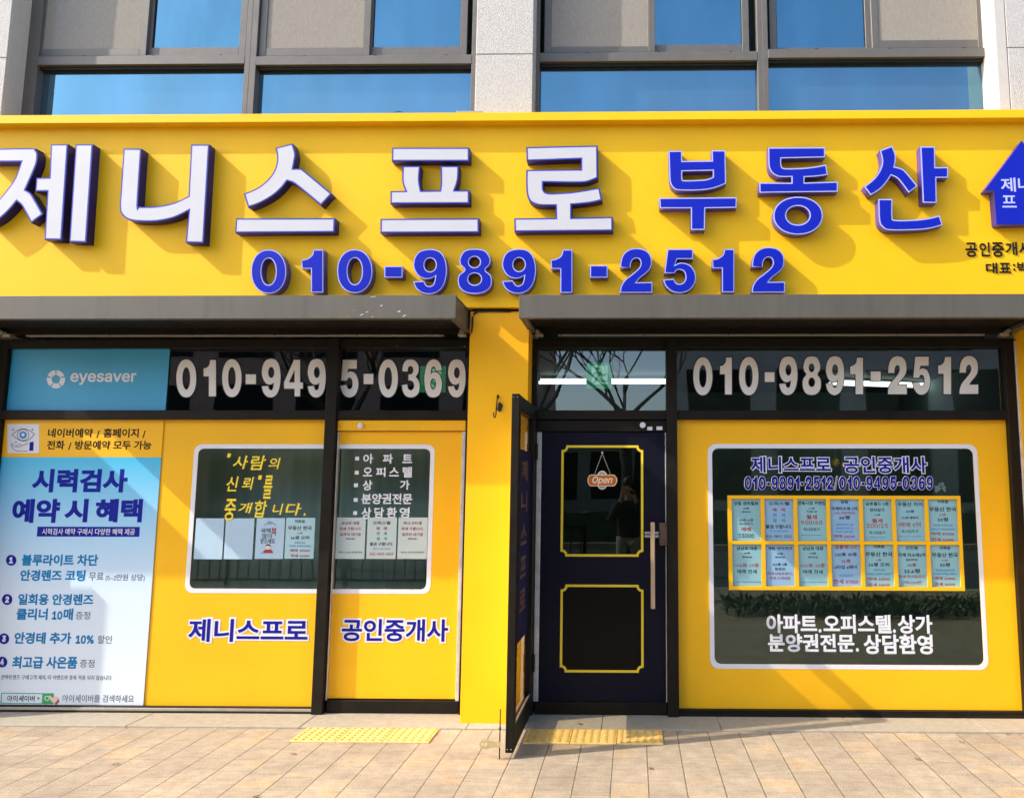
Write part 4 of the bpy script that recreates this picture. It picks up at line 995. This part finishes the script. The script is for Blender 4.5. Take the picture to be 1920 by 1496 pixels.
for i, (cx, cy) in enumerate(((21, 1050), (13.5, 1123.5), (7.5, 1197), (4, 1240.5))):
    shape('bullet_disc', [pxl(ell(cx, cy, 9.8, 10.2, 28), YQ)], YQ-.0008, .0006, M_navyink, po)
    writing([('1234'[i], cx-3.5, cy-6, cx+3.5, cy+6, .05, 0, FONT2)], YQ-.0009, M_vinyl, po)
shape('search_frame', [pxl([(2.5, 1298), (81, 1299), (80, 1319.5), (1, 1318.5)], YQ), pxl([(4, 1299.5), (79.5, 1300.5), (78.5, 1318), (2.5, 1317)], YQ)], YQ-.0008, .0006, M_greenbox, po)
shape('search_button', [pxl([(80.5, 1299), (101, 1299), (100, 1319.5), (79.5, 1319.5)], YQ)], YQ-.0009, .0006, M_greenbox, po)
shape('search_lens', [pxl(ell(88.5, 1308.5, 4.6, 4.6, 20), YQ), pxl(ell(88.5, 1308.5, 3.2, 3.2, 20), YQ)], YQ-.0018, .0006, M_vinyl, po)
shape('pointing_hand', [pxl(smooth(parse('92,1305c 95,1303 99,1308 102,1304 104,1306 107,1306 109,1311 104,1318c 99,1316 96,1312')), YQ)], YQ-.0026, .0006, M_skin, po)
shape('pointing_hand_cuff', [pxl([(103, 1318), (109.5, 1310.5), (111.5, 1313), (105.5, 1320.5)], YQ)], YQ-.0027, .0006, M_red, po)
shape('search_arrow', [pxl([(69, 1307), (75, 1307), (72, 1312)], YQ)], YQ-.0008, .0006, M_greenbox, po)
writing([('아이세이버', 13.5, 1303, 65, 1314.5, 0.0138)], YQ, M_black, po)

# listing sheets
INK = dict(k=M_ink, r=M_red, b=M_blueink, g=M_greenink, w=M_grey)
def sheet(x0, y0, x1, y1, Y, lines, label, m, group, drawing=None):
    """lines: (text, centre as share of height, height share, width share, ink[, bold])"""
    t = thing('listing_sheet', label, 'sheet', tuple(P((x0+x1)/2, y1, Y)), group)
    ym = (y0+y1)/2; xm = (x0+x1)/2
    s = MB(); s.box((XX(x0, ym, Y), Y, ZZ(xm, y1, Y)), (XX(x1, ym, Y), Y+.0012, ZZ(xm, y0, Y))); s.build('paper', m, t)
    by = {}
    for L in lines:
        tx, cy, hh, ww, ink = L[:5]; bold = L[5] if len(L) > 5 else .024
        W, H = x1-x0, y1-y0
        # the photograph's verticals lean: place along the sheet's own lean in metres
        by.setdefault(ink, []).append((tx, xm-W*ww/2, y0+H*(cy-hh/2), xm+W*ww/2, y0+H*(cy+hh/2), bold))
    for ink, l in by.items(): writing(l, Y-.0003, INK[ink], t, whole=True)
    if drawing: drawing(t, x0, y0, x1, y1, Y-.0004)
    return t
rack = thing('listing_rack', 'yellow grid rack of fourteen listings on the right window', 'rack', tuple(P(1585, 1108, -.02)))
cols_t = [(1370.5, 1423), (1431, 1484.5), (1491, 1544), (1551.5, 1606), (1612.5, 1668.5), (1674.5, 1731), (1736.5, 1794.5)]
YR = -.02; YSH = -.006
rX0, rX1 = XX(1365.5, 1018, YR), XX(1805, 1018, YR); rZ1, rZ0 = ZZ(1585, 929, YR), ZZ(1585, 1106.5, YR)
cellw = [(XX(1373+61.8*k, 1018, YR), XX(1373+61.8*k+54.5, 1018, YR)) for k in range(7)]
rowz = [(ZZ(1585, 1014.5, YR), ZZ(1585, 935.5, YR)), (ZZ(1585, 1099.5, YR), ZZ(1585, 1020.5, YR))]
holes = [[(a, z0), (b, z0), (b, z1), (a, z1)] for a, b in cellw for z0, z1 in rowz]
shape('grid', [[(rX0, rZ0), (rX1, rZ0), (rX1, rZ1), (rX0, rZ1)]]+holes, YR, .012, M_film, rack)
s = MB(); s.box((rX0+.01, YSH+.0015, rZ0+.01), (rX1-.01, YSH+.004, rZ1-.01)); s.build('backing', M_frame, rack)
LT = [
 ([('양동 센트럴뷰', .13, .085, .78, 'k'), ('33평', .24, .045, .18, 'k'), ('에이타입', .32, .04, .26, 'k'), ('103동 12층', .5, .06, .46, 'k', 0.005), ('즉시입주가', .59, .055, .44, 'k', 0.005), ('매매', .71, .09, .30, 'r'), ('33000', .86, .09, .52, 'k', 0.0075)], 'blue listing sheet reading 33000, first in the top row of the yellow rack', M_sheet),
 ([('오피스텔', .13, .08, .66, 'k'), ('매   매', .27, .08, .40, 'r'), ('전   세', .39, .08, .40, 'b'), ('월   세', .51, .08, .40, 'g'), ('물권 구합니다.', .65, .085, .84, 'k'), ('제니스 프로 부동산', .75, .04, .62, 'b', 0.005), ('010-9891-2512', .87, .06, .82, 'k', 0.005)], 'blue listing sheet reading 010-9891-2512, second in the top row of the yellow rack', M_sheet2),
 ([('양동시장 커텐집', .12, .085, .88, 'k'), ('27평', .235, .04, .18, 'k'), ('지상층 2층', .31, .04, .34, 'k'), ('월세', .43, .1, .34, 'r'), ('900/60', .56, .1, .68, 'r', 0.0075), ('즉시입점가', .71, .07, .52, 'k', 0.0075), ('양동시장 제니스 프로 부동산', .84, .025, .66, 'b', 0.0025)], 'blue listing sheet reading 900/60, third in the top row of the yellow rack', M_sheet),
 ([('임동', .09, .075, .24, 'k'), ('국제미소래 2차', .24, .08, .84, 'k'), ('13층 가운데라인', .34, .06, .68, 'r', 0.005), ('24평', .44, .085, .34, 'k'), ('초등학교도보 2분', .60, .045, .56, 'b', 0.01), ('임동남쪽 임시가능', .68, .045, .56, 'b', 0.01), ('단독주 임찰 방문', .76, .045, .56, 'b', 0.01), ('매매 22000', .86, .07, .68, 'r')], 'blue listing sheet reading 22000, middle of the top row of the yellow rack', M_sheet2),
 ([('금호월드 2층', .13, .08, .74, 'k'), ('전자상가', .27, .08, .48, 'k'), ('10평', .38, .04, .18, 'k'), ('월세', .51, .1, .34, 'r'), ('300/25', .63, .1, .68, 'r', 0.0075), ('즉시입점가', .78, .07, .52, 'k', 0.0075), ('금호월드 제니스 부동산', .88, .025, .5, 'b', 0.0025)], 'blue listing sheet reading 300/25, fifth in the top row of the yellow rack', M_sheet),
 ([('무등산 자이', .14, .1, .80, 'k'), ('31평', .30, .065, .24, 'k'), ('111동 필로티', .44, .055, .54, 'k'), ('매매 5억', .60, .11, .68, 'r', 0.0075), ('즉시입주가', .75, .07, .54, 'k', 0.0075), ('무등산자이 제니스 프로 부동산', .86, .025, .74, 'b', 0.0025)], 'blue listing sheet reading 5 hundred million, sixth in the top row of the yellow rack', M_sheet),
 ([('각화동', .08, .075, .36, 'k'), ('무등산 한국', .25, .1, .86, 'k'), ('23층', .375, .06, .22, 'r', 0.005), ('33평', .48, .085, .34, 'k'), ('경남형 초등학교옆', .61, .045, .62, 'b', 0.01), ('신축2년 아파트 첫입주', .70, .045, .76, 'b', 0.01), ('매매 37000', .80, .07, .72, 'r'), ('전세 26000', .93, .07, .70, 'r')], 'blue listing sheet reading 37000 and 26000, last in the top row of the yellow rack', M_sheet),
 ([('금남로 대광', .12, .085, .66, 'k'), ('33평', .23, .045, .18, 'k'), ('에이타입', .32, .04, .30, 'k'), ('104동 19층', .50, .085, .76, 'r', 0.0075), ('매매 전세', .645, .09, .62, 'k', 0.01), ('제니스 프로 대인동 제니스 프로 공인', .88, .022, .9, 'b', 0.0025)], 'blue listing sheet reading 104 and 19, first in the bottom row of the yellow rack', M_sheet),
 ([('계림 아이파크', .12, .08, .78, 'k'), ('33평', .24, .045, .18, 'k'), ('에이타입', .32, .04, .30, 'k'), ('111동 2층', .48, .065, .46, 'k'), ('필로킨', .585, .06, .32, 'k', 0.0075), ('매매 8억(조정가)', .69, .06, .80, 'r', 0.005), ('전세 시세대로', .79, .065, .66, 'r', 0.005)], 'blue listing sheet reading 111 and 2, second in the bottom row of the yellow rack', M_sheet2),
 ([('금남로 대광', .12, .085, .66, 'k'), ('33평', .23, .045, .18, 'k'), ('에이타입', .32, .04, .30, 'k'), ('101동 28층', .50, .085, .76, 'r', 0.0075), ('매매 전세', .645, .09, .62, 'k', 0.01), ('제니스 프로 대인동 제니스 프로 공인', .88, .022, .9, 'b', 0.0025)], 'blue listing sheet reading 101 and 28, third in the bottom row of the yellow rack', M_sheet),
 ([('중흥제니스', .09, .09, .70, 'r'), ('110동 35층', .25, .085, .70, 'k'), ('31평', .40, .085, .28, 'r'), ('a타입 4베이', .535, .085, .70, 'k'), ('즉시입주가', .73, .06, .42, 'b', 0.0075), ('전세 37000', .86, .1, .80, 'r')], 'blue listing sheet reading 110 and 35, middle of the bottom row of the yellow rack', M_sheet2),
 ([('각화동', .075, .075, .36, 'k'), ('무등산 한국', .245, .1, .86, 'k'), ('6층', .375, .055, .16, 'r', 0.005), ('24평 오피', .48, .085, .66, 'k'), ('초등학교옆', .60, .045, .36, 'b', 0.01), ('신축2년 아파트 첫입주', .69, .045, .76, 'b', 0.01), ('매매 23000', .80, .07, .72, 'r'), ('전세 14000', .93, .07, .68, 'r')], 'blue listing sheet reading 23000 and 14000, fifth in the bottom row of the yellow rack', M_sheet),
 ([('신안동', .10, .085, .40, 'k'), ('국제 미소래3차', .26, .085, .88, 'k'), ('임대아파트', .37, .05, .38, 'k'), ('14층', .48, .08, .28, 'r'), ('23.4평', .62, .1, .50, 'k'), ('전세 즉시입주가', .745, .07, .84, 'r', 0.0075), ('1억7220만', .875, .085, .62, 'r', 0.01)], 'blue listing sheet reading 23.4, sixth in the bottom row of the yellow rack', M_sheet),
 ([('각화동', .10, .08, .36, 'k'), ('무등산 한국', .26, .1, .82, 'k'), ('17층', .375, .05, .18, 'r', 0.005), ('33평', .48, .085, .32, 'k'), ('경남형 초등학교옆', .60, .045, .58, 'b', 0.01), ('신축2년 아파트 첫입주', .68, .045, .72, 'b', 0.01), ('매매 36500', .78, .07, .66, 'r'), ('전세 26000', .91, .07, .64, 'r')], 'blue listing sheet reading 36500 and 26000, last in the bottom row of the yellow rack', M_sheet),
]
def sheet_m(X0, X1, Z0, Z1, Y, *a):
    # turn a metre box into pixel box by projecting
    def pr(X, Z):
        v = Vector((X, Y, Z))-EYE; k = F_PX/v.dot(fw); return PPX+k*v.dot(RT), PPY-k*v.dot(UP)
    xm, zm = (X0+X1)/2, (Z0+Z1)/2
    return sheet(pr(X0, zm)[0], pr(xm, Z1)[1], pr(X1, zm)[0], pr(xm, Z0)[1], Y, *a)
for i, (ln, lab, m_) in enumerate(LT):
    a, b = cellw[i % 7]; z0, z1 = rowz[i//7]
    sheet_m(a-.008, b+.008, z0-.008, z1+.008, YSH, ln, lab, m_, 'listing sheets in the yellow rack')
gl = 'listing sheets on the left window'
YL = -.0021
sheet(365.5, 971.5, 418.5, 1048, YL, [], 'blank pale blue sheet leftmost on the left window', M_sheet4, gl)
sheet(421.5, 971.5, 475, 1048, YL, [], 'blank pale blue sheet second from left on the left window', M_sheet4, gl)
def draw(t, x0, y0, x1, y1, Y):
    U = lambda l: pxl([(x0+a*(x1-x0), y0+b*(y1-y0)) for a, b in l], Y)
    for st in ('.30,.18 .5,.08 .72,.17', '.45,.17 .46,.12 .54,.12 .55,.17', '.2,.88 .3,.80 .42,.78'):
        pts = [tuple(map(float, q.split(','))) for q in st.split()]
        shape('drawing', [pxl(stroke([(x0+a*(x1-x0), y0+b*(y1-y0)) for a, b in pts], .9), Y)], Y-.0006, .0005, M_ink, t)
    shape('drawing', [U(ell(.44, .71, .08, .055, 18))], Y-.0012, .0005, M_skin, t)
    shape('drawing', [U([(.35, .70), (.37, .655), (.44, .635), (.51, .655), (.53, .70), (.48, .675), (.40, .675)])], Y-.0018, .0005, M_ink, t)
    shape('drawing', [U([(.28, .86), (.32, .78), (.56, .77), (.62, .86)])], Y-.0006, .0005, M_red, t)
    writing([('새해', x0+9, y0+19, x0+28, y0+28, .012), ('많이', x0+12, y0+29, x0+30, y0+38, .012), ('받으세요', x0+9, y0+38, x0+36, y0+48, .012)], Y, M_ink, t)
    writing([('복', x0+29, y0+18, x0+39, y0+33, .02)], Y, M_red, t)
sheet(479.5, 971, 532.5, 1047.5, YL, [], 'pale blue greeting sheet with a small drawn figure on the left window', M_sheet4, gl, draw)
sheet(535, 970.5, 589.5, 1047, YL, [('각화동', .09, .075, .36, 'k'), ('무등산 한국', .25, .1, .82, 'k'), ('15층', .375, .055, .2, 'r', 0.005), ('24평 오피', .485, .085, .64, 'k'), ('초등학교옆', .61, .045, .36, 'b', 0.01), ('신축2년 아파트 첫입주', .69, .045, .74, 'b', 0.01), ('매매 25000', .80, .07, .68, 'r'), ('전세 15000', .93, .07, .64, 'r')], 'pale blue listing sheet reading 25000 and 15000, left of the mullion', M_sheet3, gl)
gd = 'listing sheets on the glass door'
tl = lambda a: [(a, .135, .075, .62, 'r'), ('전세 구합니다.', .27, .075, .76, 'r'), ('입주자 대기중', .41, .075, .72, 'r'), ('연락주세요!!', .515, .04, .32, 'k'), ('제니스 프로 공인중개사', .84, .045, .80, 'k', 0.005)]
sheet(630, 970, 684.5, 1047.5, YL, tl('금남로 대광'), 'white notice sheet with red text, first of three on the glass door', M_paper2, gd)
sheet(688, 970, 743, 1047.5, YL, [('오피스텔', .13, .08, .60, 'k'), ('매   매', .265, .08, .36, 'r'), ('전   세', .385, .08, .36, 'b'), ('월   세', .51, .08, .36, 'g'), ('물권 구합니다.', .64, .085, .80, 'k'), ('제니스 프로 부동산', .755, .04, .60, 'b', 0.005), ('010-9495-0369', .88, .065, .80, 'r', 0.005)], 'white notice sheet with a green line and phone number, middle on the glass door', M_paper2, gd)
sheet(746, 970, 801, 1047.5, YL, tl('제니스 오피스텔'), 'white notice sheet with red text, last of three on the glass door', M_paper2, gd)

# hanging ornaments and crumpled tissue behind the right window
for (x, y, r, lab) in ((1567, 866, .030, 'gold owl charm hanging between the two blue names in the right window'), (1540, 907, .024, 'smaller gold charm hanging behind the blue phone number')):
    t = thing('gold_charm', lab, 'ornament', tuple(P(x, y, .06)), 'gold charms hanging in the right window')
    c = P(x, y, .06)
    s = MB(); s.ball(c, r, (.95, .6, 1.05), 20, 12); s.ball(c+Vector((-.012, -.014, .012)), .009); s.ball(c+Vector((.012, -.014, .012)), .009); s.ball(c+Vector((0, -.016, -.004)), .005, (1, 1, 1.6)); s.build('body', M_gold, t, True)
    s = MB(); s.tube([c+Vector((0, 0, r)), c+Vector((0, 0, .22))], .001, 6); s.build('string', M_string, t)
s = MB(); c = P(1763, 914, .04)
for k in range(14): s.ball(c+Vector((random.uniform(-.03, .03), random.uniform(-.01, .01), random.uniform(-.03, .03))), random.uniform(.008, .016), (1, .6, 1), 8, 6)
tag(s.build('crumpled_tissue', M_paper), 'crumpled white tissue stuck behind the right window, right of the phone number', 'tissue')

# tactile paving
def tactile(px0, px1, lab):
    a = G(px0[0], px0[1]); x0 = a.x
    return x0
def tact_tile(x0, y0, wx, wy, lab, grp):
    t = thing('tactile_tile', lab, 'paving tile', (x0+wx/2, y0+wy/2, 0), grp)
    s = MB(); s.box((x0+.002, y0, .0), (x0+wx-.002, y0+wy, .010), .002); s.build('plate', M_tact, t)
    s = MB()
    for i in range(6):
        for j in range(6):
            c = (x0+wx*(i+.5)/6, y0+wy*(j+.5)/6, .010)
            s.cyl((c[0], c[1], c[2]+.003), (0, 0, 1), .0165, .006, 16, .0105)
    s.build('stud', M_stud, t)
for k, d in enumerate(('left', 'middle', 'right')):
    tact_tile(-2.05+.279*k, -.625, .279, .272, f'yellow studded paving tile, {d} of the three before the yellow glass door', 'tactile tiles before the glass door')
    tact_tile(-.655+.278*k, -.625, .278, .275, f'yellow studded paving tile, {d} of the three before the dark door', 'tactile tiles before the dark door')
# leaves
for (x, y, lab) in ((1088, 1357, 'small dry brown leaf on the step before the dark door'), (1219, 1440, 'tiny dry leaf on the pavers below the dark door'), (550, 1413, 'tiny dry leaf on the pavers below the yellow glass door'), (1890, 1376, 'small dry leaf at the foot of the right pillar'), (217, 1432, 'pale dry leaf on the pavers below the poster'), (1803, 1391, 'small dry leaf on the pavers right of the wide window'), (1721, 1423, 'lone dry leaf on the pavers below the wide window'), (480, 1493, 'reddish leaf at the bottom edge of the pavers')):
    c = G(x, y, TZ+.003 if y < 1361 else .004); s = MB(); a = random.uniform(-.6, .6); l = .02
    pts = []
    for k in range(12):
        t = 2*math.pi*k/12; pts.append((c.x+l*math.cos(t)*math.cos(a)-l*.38*math.sin(t)*math.sin(a), c.y+l*math.cos(t)*math.sin(a)+l*.38*math.sin(t)*math.cos(a), c.z+.006*abs(math.sin(t*1.5))))
    s.quad(*pts)
    for p_ in pts[::3]: pass
    tag(s.build('fallen_leaf', M_leaf), lab, 'leaf', 'dry leaves on the ground')

# ------------------------------------------------------------------ across the street (seen mirrored in the glass)
def far_building(x0, x1, y0, h, m, lab, nx, nz):
    t = thing('street_building', lab, 'building', ((x0+x1)/2, y0, 0), 'buildings across the street')
    s = MB(); s.box((x0, y0-8, -.16), (x1, y0, h)); s.build('wall', m, t)
    for i in range(nx):
        for j in range(nz):
            wx = (x1-x0)/nx; wz = (h-.6)/nz
            a, b = x0+wx*(i+.15), x0+wx*(i+.85); z0, z1 = .5+wz*(j+.2), .5+wz*(j+.8)
            s = MB(); s.box((a, y0, z0), (b, y0+.03, z1)); s.build('window', M_doorblack, t)
    s = MB(); s.box((x0-.1, y0-8, h), (x1+.1, y0+.1, h+.25), .02); s.build('coping', M_conc, t)
# railing along the kerb and a low planting strip, mirrored in the panes
rl = thing('street_railing', 'dark steel railing along the kerb, mirrored in the left panes', 'railing', (-4, -7.1, 0))
s = MB()
for k in range(46): s.box((-8+k*.16-.009, -7.11, .1), (-8+k*.16+.009, -7.09, .9))
s.build('infill', M_frame, rl)
for z in (.1, .9):
    s = MB(); s.box((-8.1, -7.12, z-.02), (-.7, -7.08, z+.02), .004); s.build('rail', M_frame, rl)
for k in range(5):
    s = MB(); x = -8.1+k*1.84; s.box((x-.03, -7.13, 0), (x+.03, -7.07, .96), .004); s.build('post', M_frame, rl)
s = MB(); rg = random.Random(4)
for k in range(2600):
    c = Vector((rg.uniform(1.1, 5.4), rg.uniform(-4.95, -4.15), rg.uniform(.02, .2)))
    a = Vector((rg.uniform(-1, 1), rg.uniform(-1, 1), rg.uniform(-.3, 1.4))).normalized()*.06; b = a.cross(Vector((rg.uniform(-1, 1), rg.uniform(-1, 1), 1))).normalized()*.016
    s.quad(c-a, c+b, c+a, c-b)
tag(s.build('planting_strip', M_hedge), 'low leafy planting in the pavement, mirrored in the right window', 'planting', kind='stuff')
far_building(-22, -3.6, -24, 8.5, M_bldb, 'brick building across the street mirrored in the left glass', 6, 3)
far_building(1.5, 24, -24, 9.5, M_bld, 'pale rendered building across the street mirrored in the right glass', 7, 3)
far_building(-3.55, 1.45, -26, 3.6, M_bld, 'low plain building across the street mirrored in the door glass', 3, 1)
def bare_tree(x, y, h, lab, seed):
    rnd = random.Random(seed)
    t = thing('bare_tree', lab, 'tree', (x, y, 0), 'bare street trees')
    s = MB(); s.tube([(x, y, -.1), (x+.05, y, h*.2), (x-.04, y+.05, h*.42)], [.19, .15, .12], 12); s.build('trunk', M_bark, t, True)
    s = MB()
    def grow(p, d, L, r, lev):
        q_ = [p]; dd = d.copy()
        for k in range(3):
            dd = (dd+Vector((rnd.uniform(-.25, .25), rnd.uniform(-.25, .25), rnd.uniform(-.08, .22)))).normalized(); q_.append(q_[-1]+dd*L/3)
        s.tube(q_, [r, r*.85, r*.7, r*.55], 6 if lev < 2 else 4)
        if lev >= 5: return
        for k in range(3):
            b = q_[rnd.choice((1, 2, 3))] if k else q_[3]
            nd_ = (dd+Vector((rnd.uniform(-1, 1), rnd.uniform(-1, 1), rnd.uniform(-.15, .7)))*.85).normalized()
            grow(b, nd_, L*rnd.uniform(.58, .8), r*.55, lev+1)
    p = Vector((x-.04, y+.05, h*.42))
    for k in range(4):
        a = 2*math.pi*(k+rnd.random()*.5)/4; grow(p-Vector((0, 0, rnd.uniform(0, .4))), Vector((math.cos(a)*.75, math.sin(a)*.75, .7)).normalized(), h*.24, .058, 0)
    s.build('crown', M_bark, t)
bare_tree(-1.9, -11.0, 7.5, 'bare tree in the street mirrored above the dark door', 3)
bare_tree(-.2, -14.2, 8.0, 'farther bare tree mirrored above the dark door', 5)
bare_tree(-6.0, -11.5, 7.0, 'bare tree in the street mirrored in the left glass', 9)
s = MB()
for k in range(900):
    c = Vector((random.uniform(-16, 16), random.uniform(-18.2, -17.6), random.uniform(0, .95)))
    a = Vector((random.uniform(-1, 1), random.uniform(-1, 1), random.uniform(-1, 1))).normalized()*.13; b = a.cross(Vector((random.uniform(-1, 1), random.uniform(-1, 1), 1))).normalized()*.09
    s.quad(c-a, c+b, c+a, c-b)
s.box((-16, -18.1, 0), (16, -17.7, .85))
tag(s.build('hedge', M_hedge), 'clipped low hedge along the far pavement', 'hedge')
# unseen board added left of the frame to cast shade on the poster's foot
nb = thing('standing_board', 'tall board standing on the pavement beyond the left edge', 'sign', (-5.6, -.5, 0))
s = MB(); bxr = XX(190, 1230, 0)-.5*3.05; s.box((bxr-.75, -.52, .1), (bxr, -.48, 2.08), .004); s.build('panel', M_vinyl, nb)
s = MB(); s.box((bxr-.7, -.7, 0), (bxr-.65, -.3, .06), .004); s.build('foot', M_frame, nb)
s = MB(); s.box((bxr-.12, -.7, 0), (bxr-.07, -.3, .06), .004); s.build('foot', M_frame, nb)

# the person taking the picture, mirrored in the dark door
M_skinp = mat('skin', (.5, .32, .24), .5, amp=.06, scale=20)
M_hair = mat('black_hair', (.012, .01, .01), .5, amp=.3, scale=40, stretch=(4, 4, .5))
M_coat = mat('black_jacket_cloth', (.02, .02, .024), .85, amp=.25, scale=30)
M_trou = mat('pale_grey_trousers', (.30, .32, .30), .85, amp=.12, scale=30)
M_shoe = mat('white_shoes', (.5, .5, .5), .6, amp=.1, scale=20)
ORG = Vector((-.07, -6.05, 0))
def skinned(name, verts, edges, rad, m, parent, root=0, sub=2):
    me = bpy.data.meshes.new(name); me.from_pydata([tuple(ORG+Vector(v)) for v in verts], edges, []); o = mobj(name, me, m, parent)
    sk = o.modifiers.new('skin', 'SKIN'); sk.use_smooth_shade = True
    for i, r in enumerate(rad):
        d = me.skin_vertices[0].data[i]; d.radius = r if hasattr(r, '__len__') else (r, r); d.use_root = (i == root)
    sb = o.modifiers.new('sub', 'SUBSURF'); sb.levels = sb.render_levels = sub
    return o
V, E_, Rr = [], [], []
def j(p, r, par=None):
    V.append(p); Rr.append(r); i = len(V)-1
    if par is not None: E_.append((par, i))
    return i
pel = j((0, 0, .86), (.13, .095)); sp = j((0, 0, 1.04), (.12, .085), pel); ch = j((0, -.01, 1.2), (.14, .095), sp); nk0 = j((0, 0, 1.34), (.055, .055), ch); nk1 = j((0, .02, 1.41), (.05, .05), nk0)
h1 = j((0, .035, 1.47), (.068, .08), nk1); h2 = j((0, .035, 1.56), (.074, .09), h1); h3 = j((0, .03, 1.62), (.05, .06), h2)
def arm(sx):
    sh = j((sx*.165, -.01, 1.28), .05, ch); el_ = j((sx*.22, .10, 1.07), .042, sh); wr = j((sx*.10, .26, 1.36), .028, el_); pm = j((sx*.075, .30, 1.43), (.034, .018), wr)
    for k, (dx, L) in enumerate(((-.024, .05), (-.008, .058), (.008, .055), (.022, .045))):
        a = j((sx*(.075)+dx, .315+.004*k, 1.455), .0095, pm); b = j((sx*.05+dx*.8, .335, 1.455+L*.6), .0085, a); j((sx*.03+dx*.6, .338, 1.455+L), .0075, b)
    t1 = j((sx*.05, .30, 1.42), .011, pm); j((sx*.028, .318, 1.445), .009, t1)
def leg(sx):
    hp = j((sx*.085, 0, .80), .085, pel); kn = j((sx*.10, .015, .46), .058, hp); an = j((sx*.11, -.01, .09), .038, kn); j((sx*.12, .13, .035), (.035, .028), an)
arm(1); arm(-1); leg(1); leg(-1)
body = skinned('person', V, E_, Rr, M_skinp, None)
tag(body, 'person in black jacket holding up a phone, mirrored in the dark door', 'person')
skinned('jacket', [(0, 0, .80), (0, 0, 1.04), (0, -.01, 1.2), (0, 0, 1.32), (.175, -.01, 1.28), (.235, .10, 1.06), (.115, .245, 1.335), (-.175, -.01, 1.28), (-.235, .10, 1.06), (-.115, .245, 1.335)],
  [(0, 1), (1, 2), (2, 3), (2, 4), (4, 5), (5, 6), (2, 7), (7, 8), (8, 9)], [(.19, .14), (.175, .13), (.19, .135), (.085, .085), .078, .064, .05, .078, .064, .05], M_coat, body, 1)
skinned('trousers', [(0, 0, .88), (.09, 0, .78), (.105, .015, .46), (.112, -.005, .10), (-.09, 0, .78), (-.105, .015, .46), (-.112, -.005, .10)], [(0, 1), (1, 2), (2, 3), (0, 4), (4, 5), (5, 6)], [(.15, .115), .105, .078, .068, .105, .078, .068], M_trou, body, 0)
for sx in (1, -1):
    s = MB(); s.ball(ORG+Vector((sx*.117, .055, .045)), .045, (1, 2.7, .95)); s.build('shoe', M_shoe, body, True)
s = MB(); s.ball(ORG+Vector((0, .015, 1.575)), .105, (.86, 1, 1.0)); s.ball(ORG+Vector((0, -.05, 1.5)), .09, (.9, .75, 1.2)); s.build('hair', M_hair, body, True)
s = MB(); s.ball(ORG+Vector((0, .128, 1.515)), .014, (.8, 1, 1.4)); s.build('nose', M_skinp, body, True)
for sx in (1, -1):
    s = MB(); s.ball(ORG+Vector((sx*.031, .112, 1.54)), .011, (1.2, .6, .7)); s.build('eye', M_hair, body, True)
    s = MB(); s.ball(ORG+Vector((sx*.078, .03, 1.525)), .02, (.5, .8, 1.4)); s.build('ear', M_skinp, body, True)
s = MB(); s.ball(ORG+Vector((0, .115, 1.475)), .02, (1.1, .5, .3)); s.build('mouth', mat('lips', (.4, .15, .13), .5, amp=.05, scale=9), body, True)
s = MB(); s.box((-.038, -5.724, 1.43), (.038, -5.716, 1.575), .003)
tag(s.build('phone', M_doorblack), 'black phone held up by the person mirrored in the dark door', 'phone')
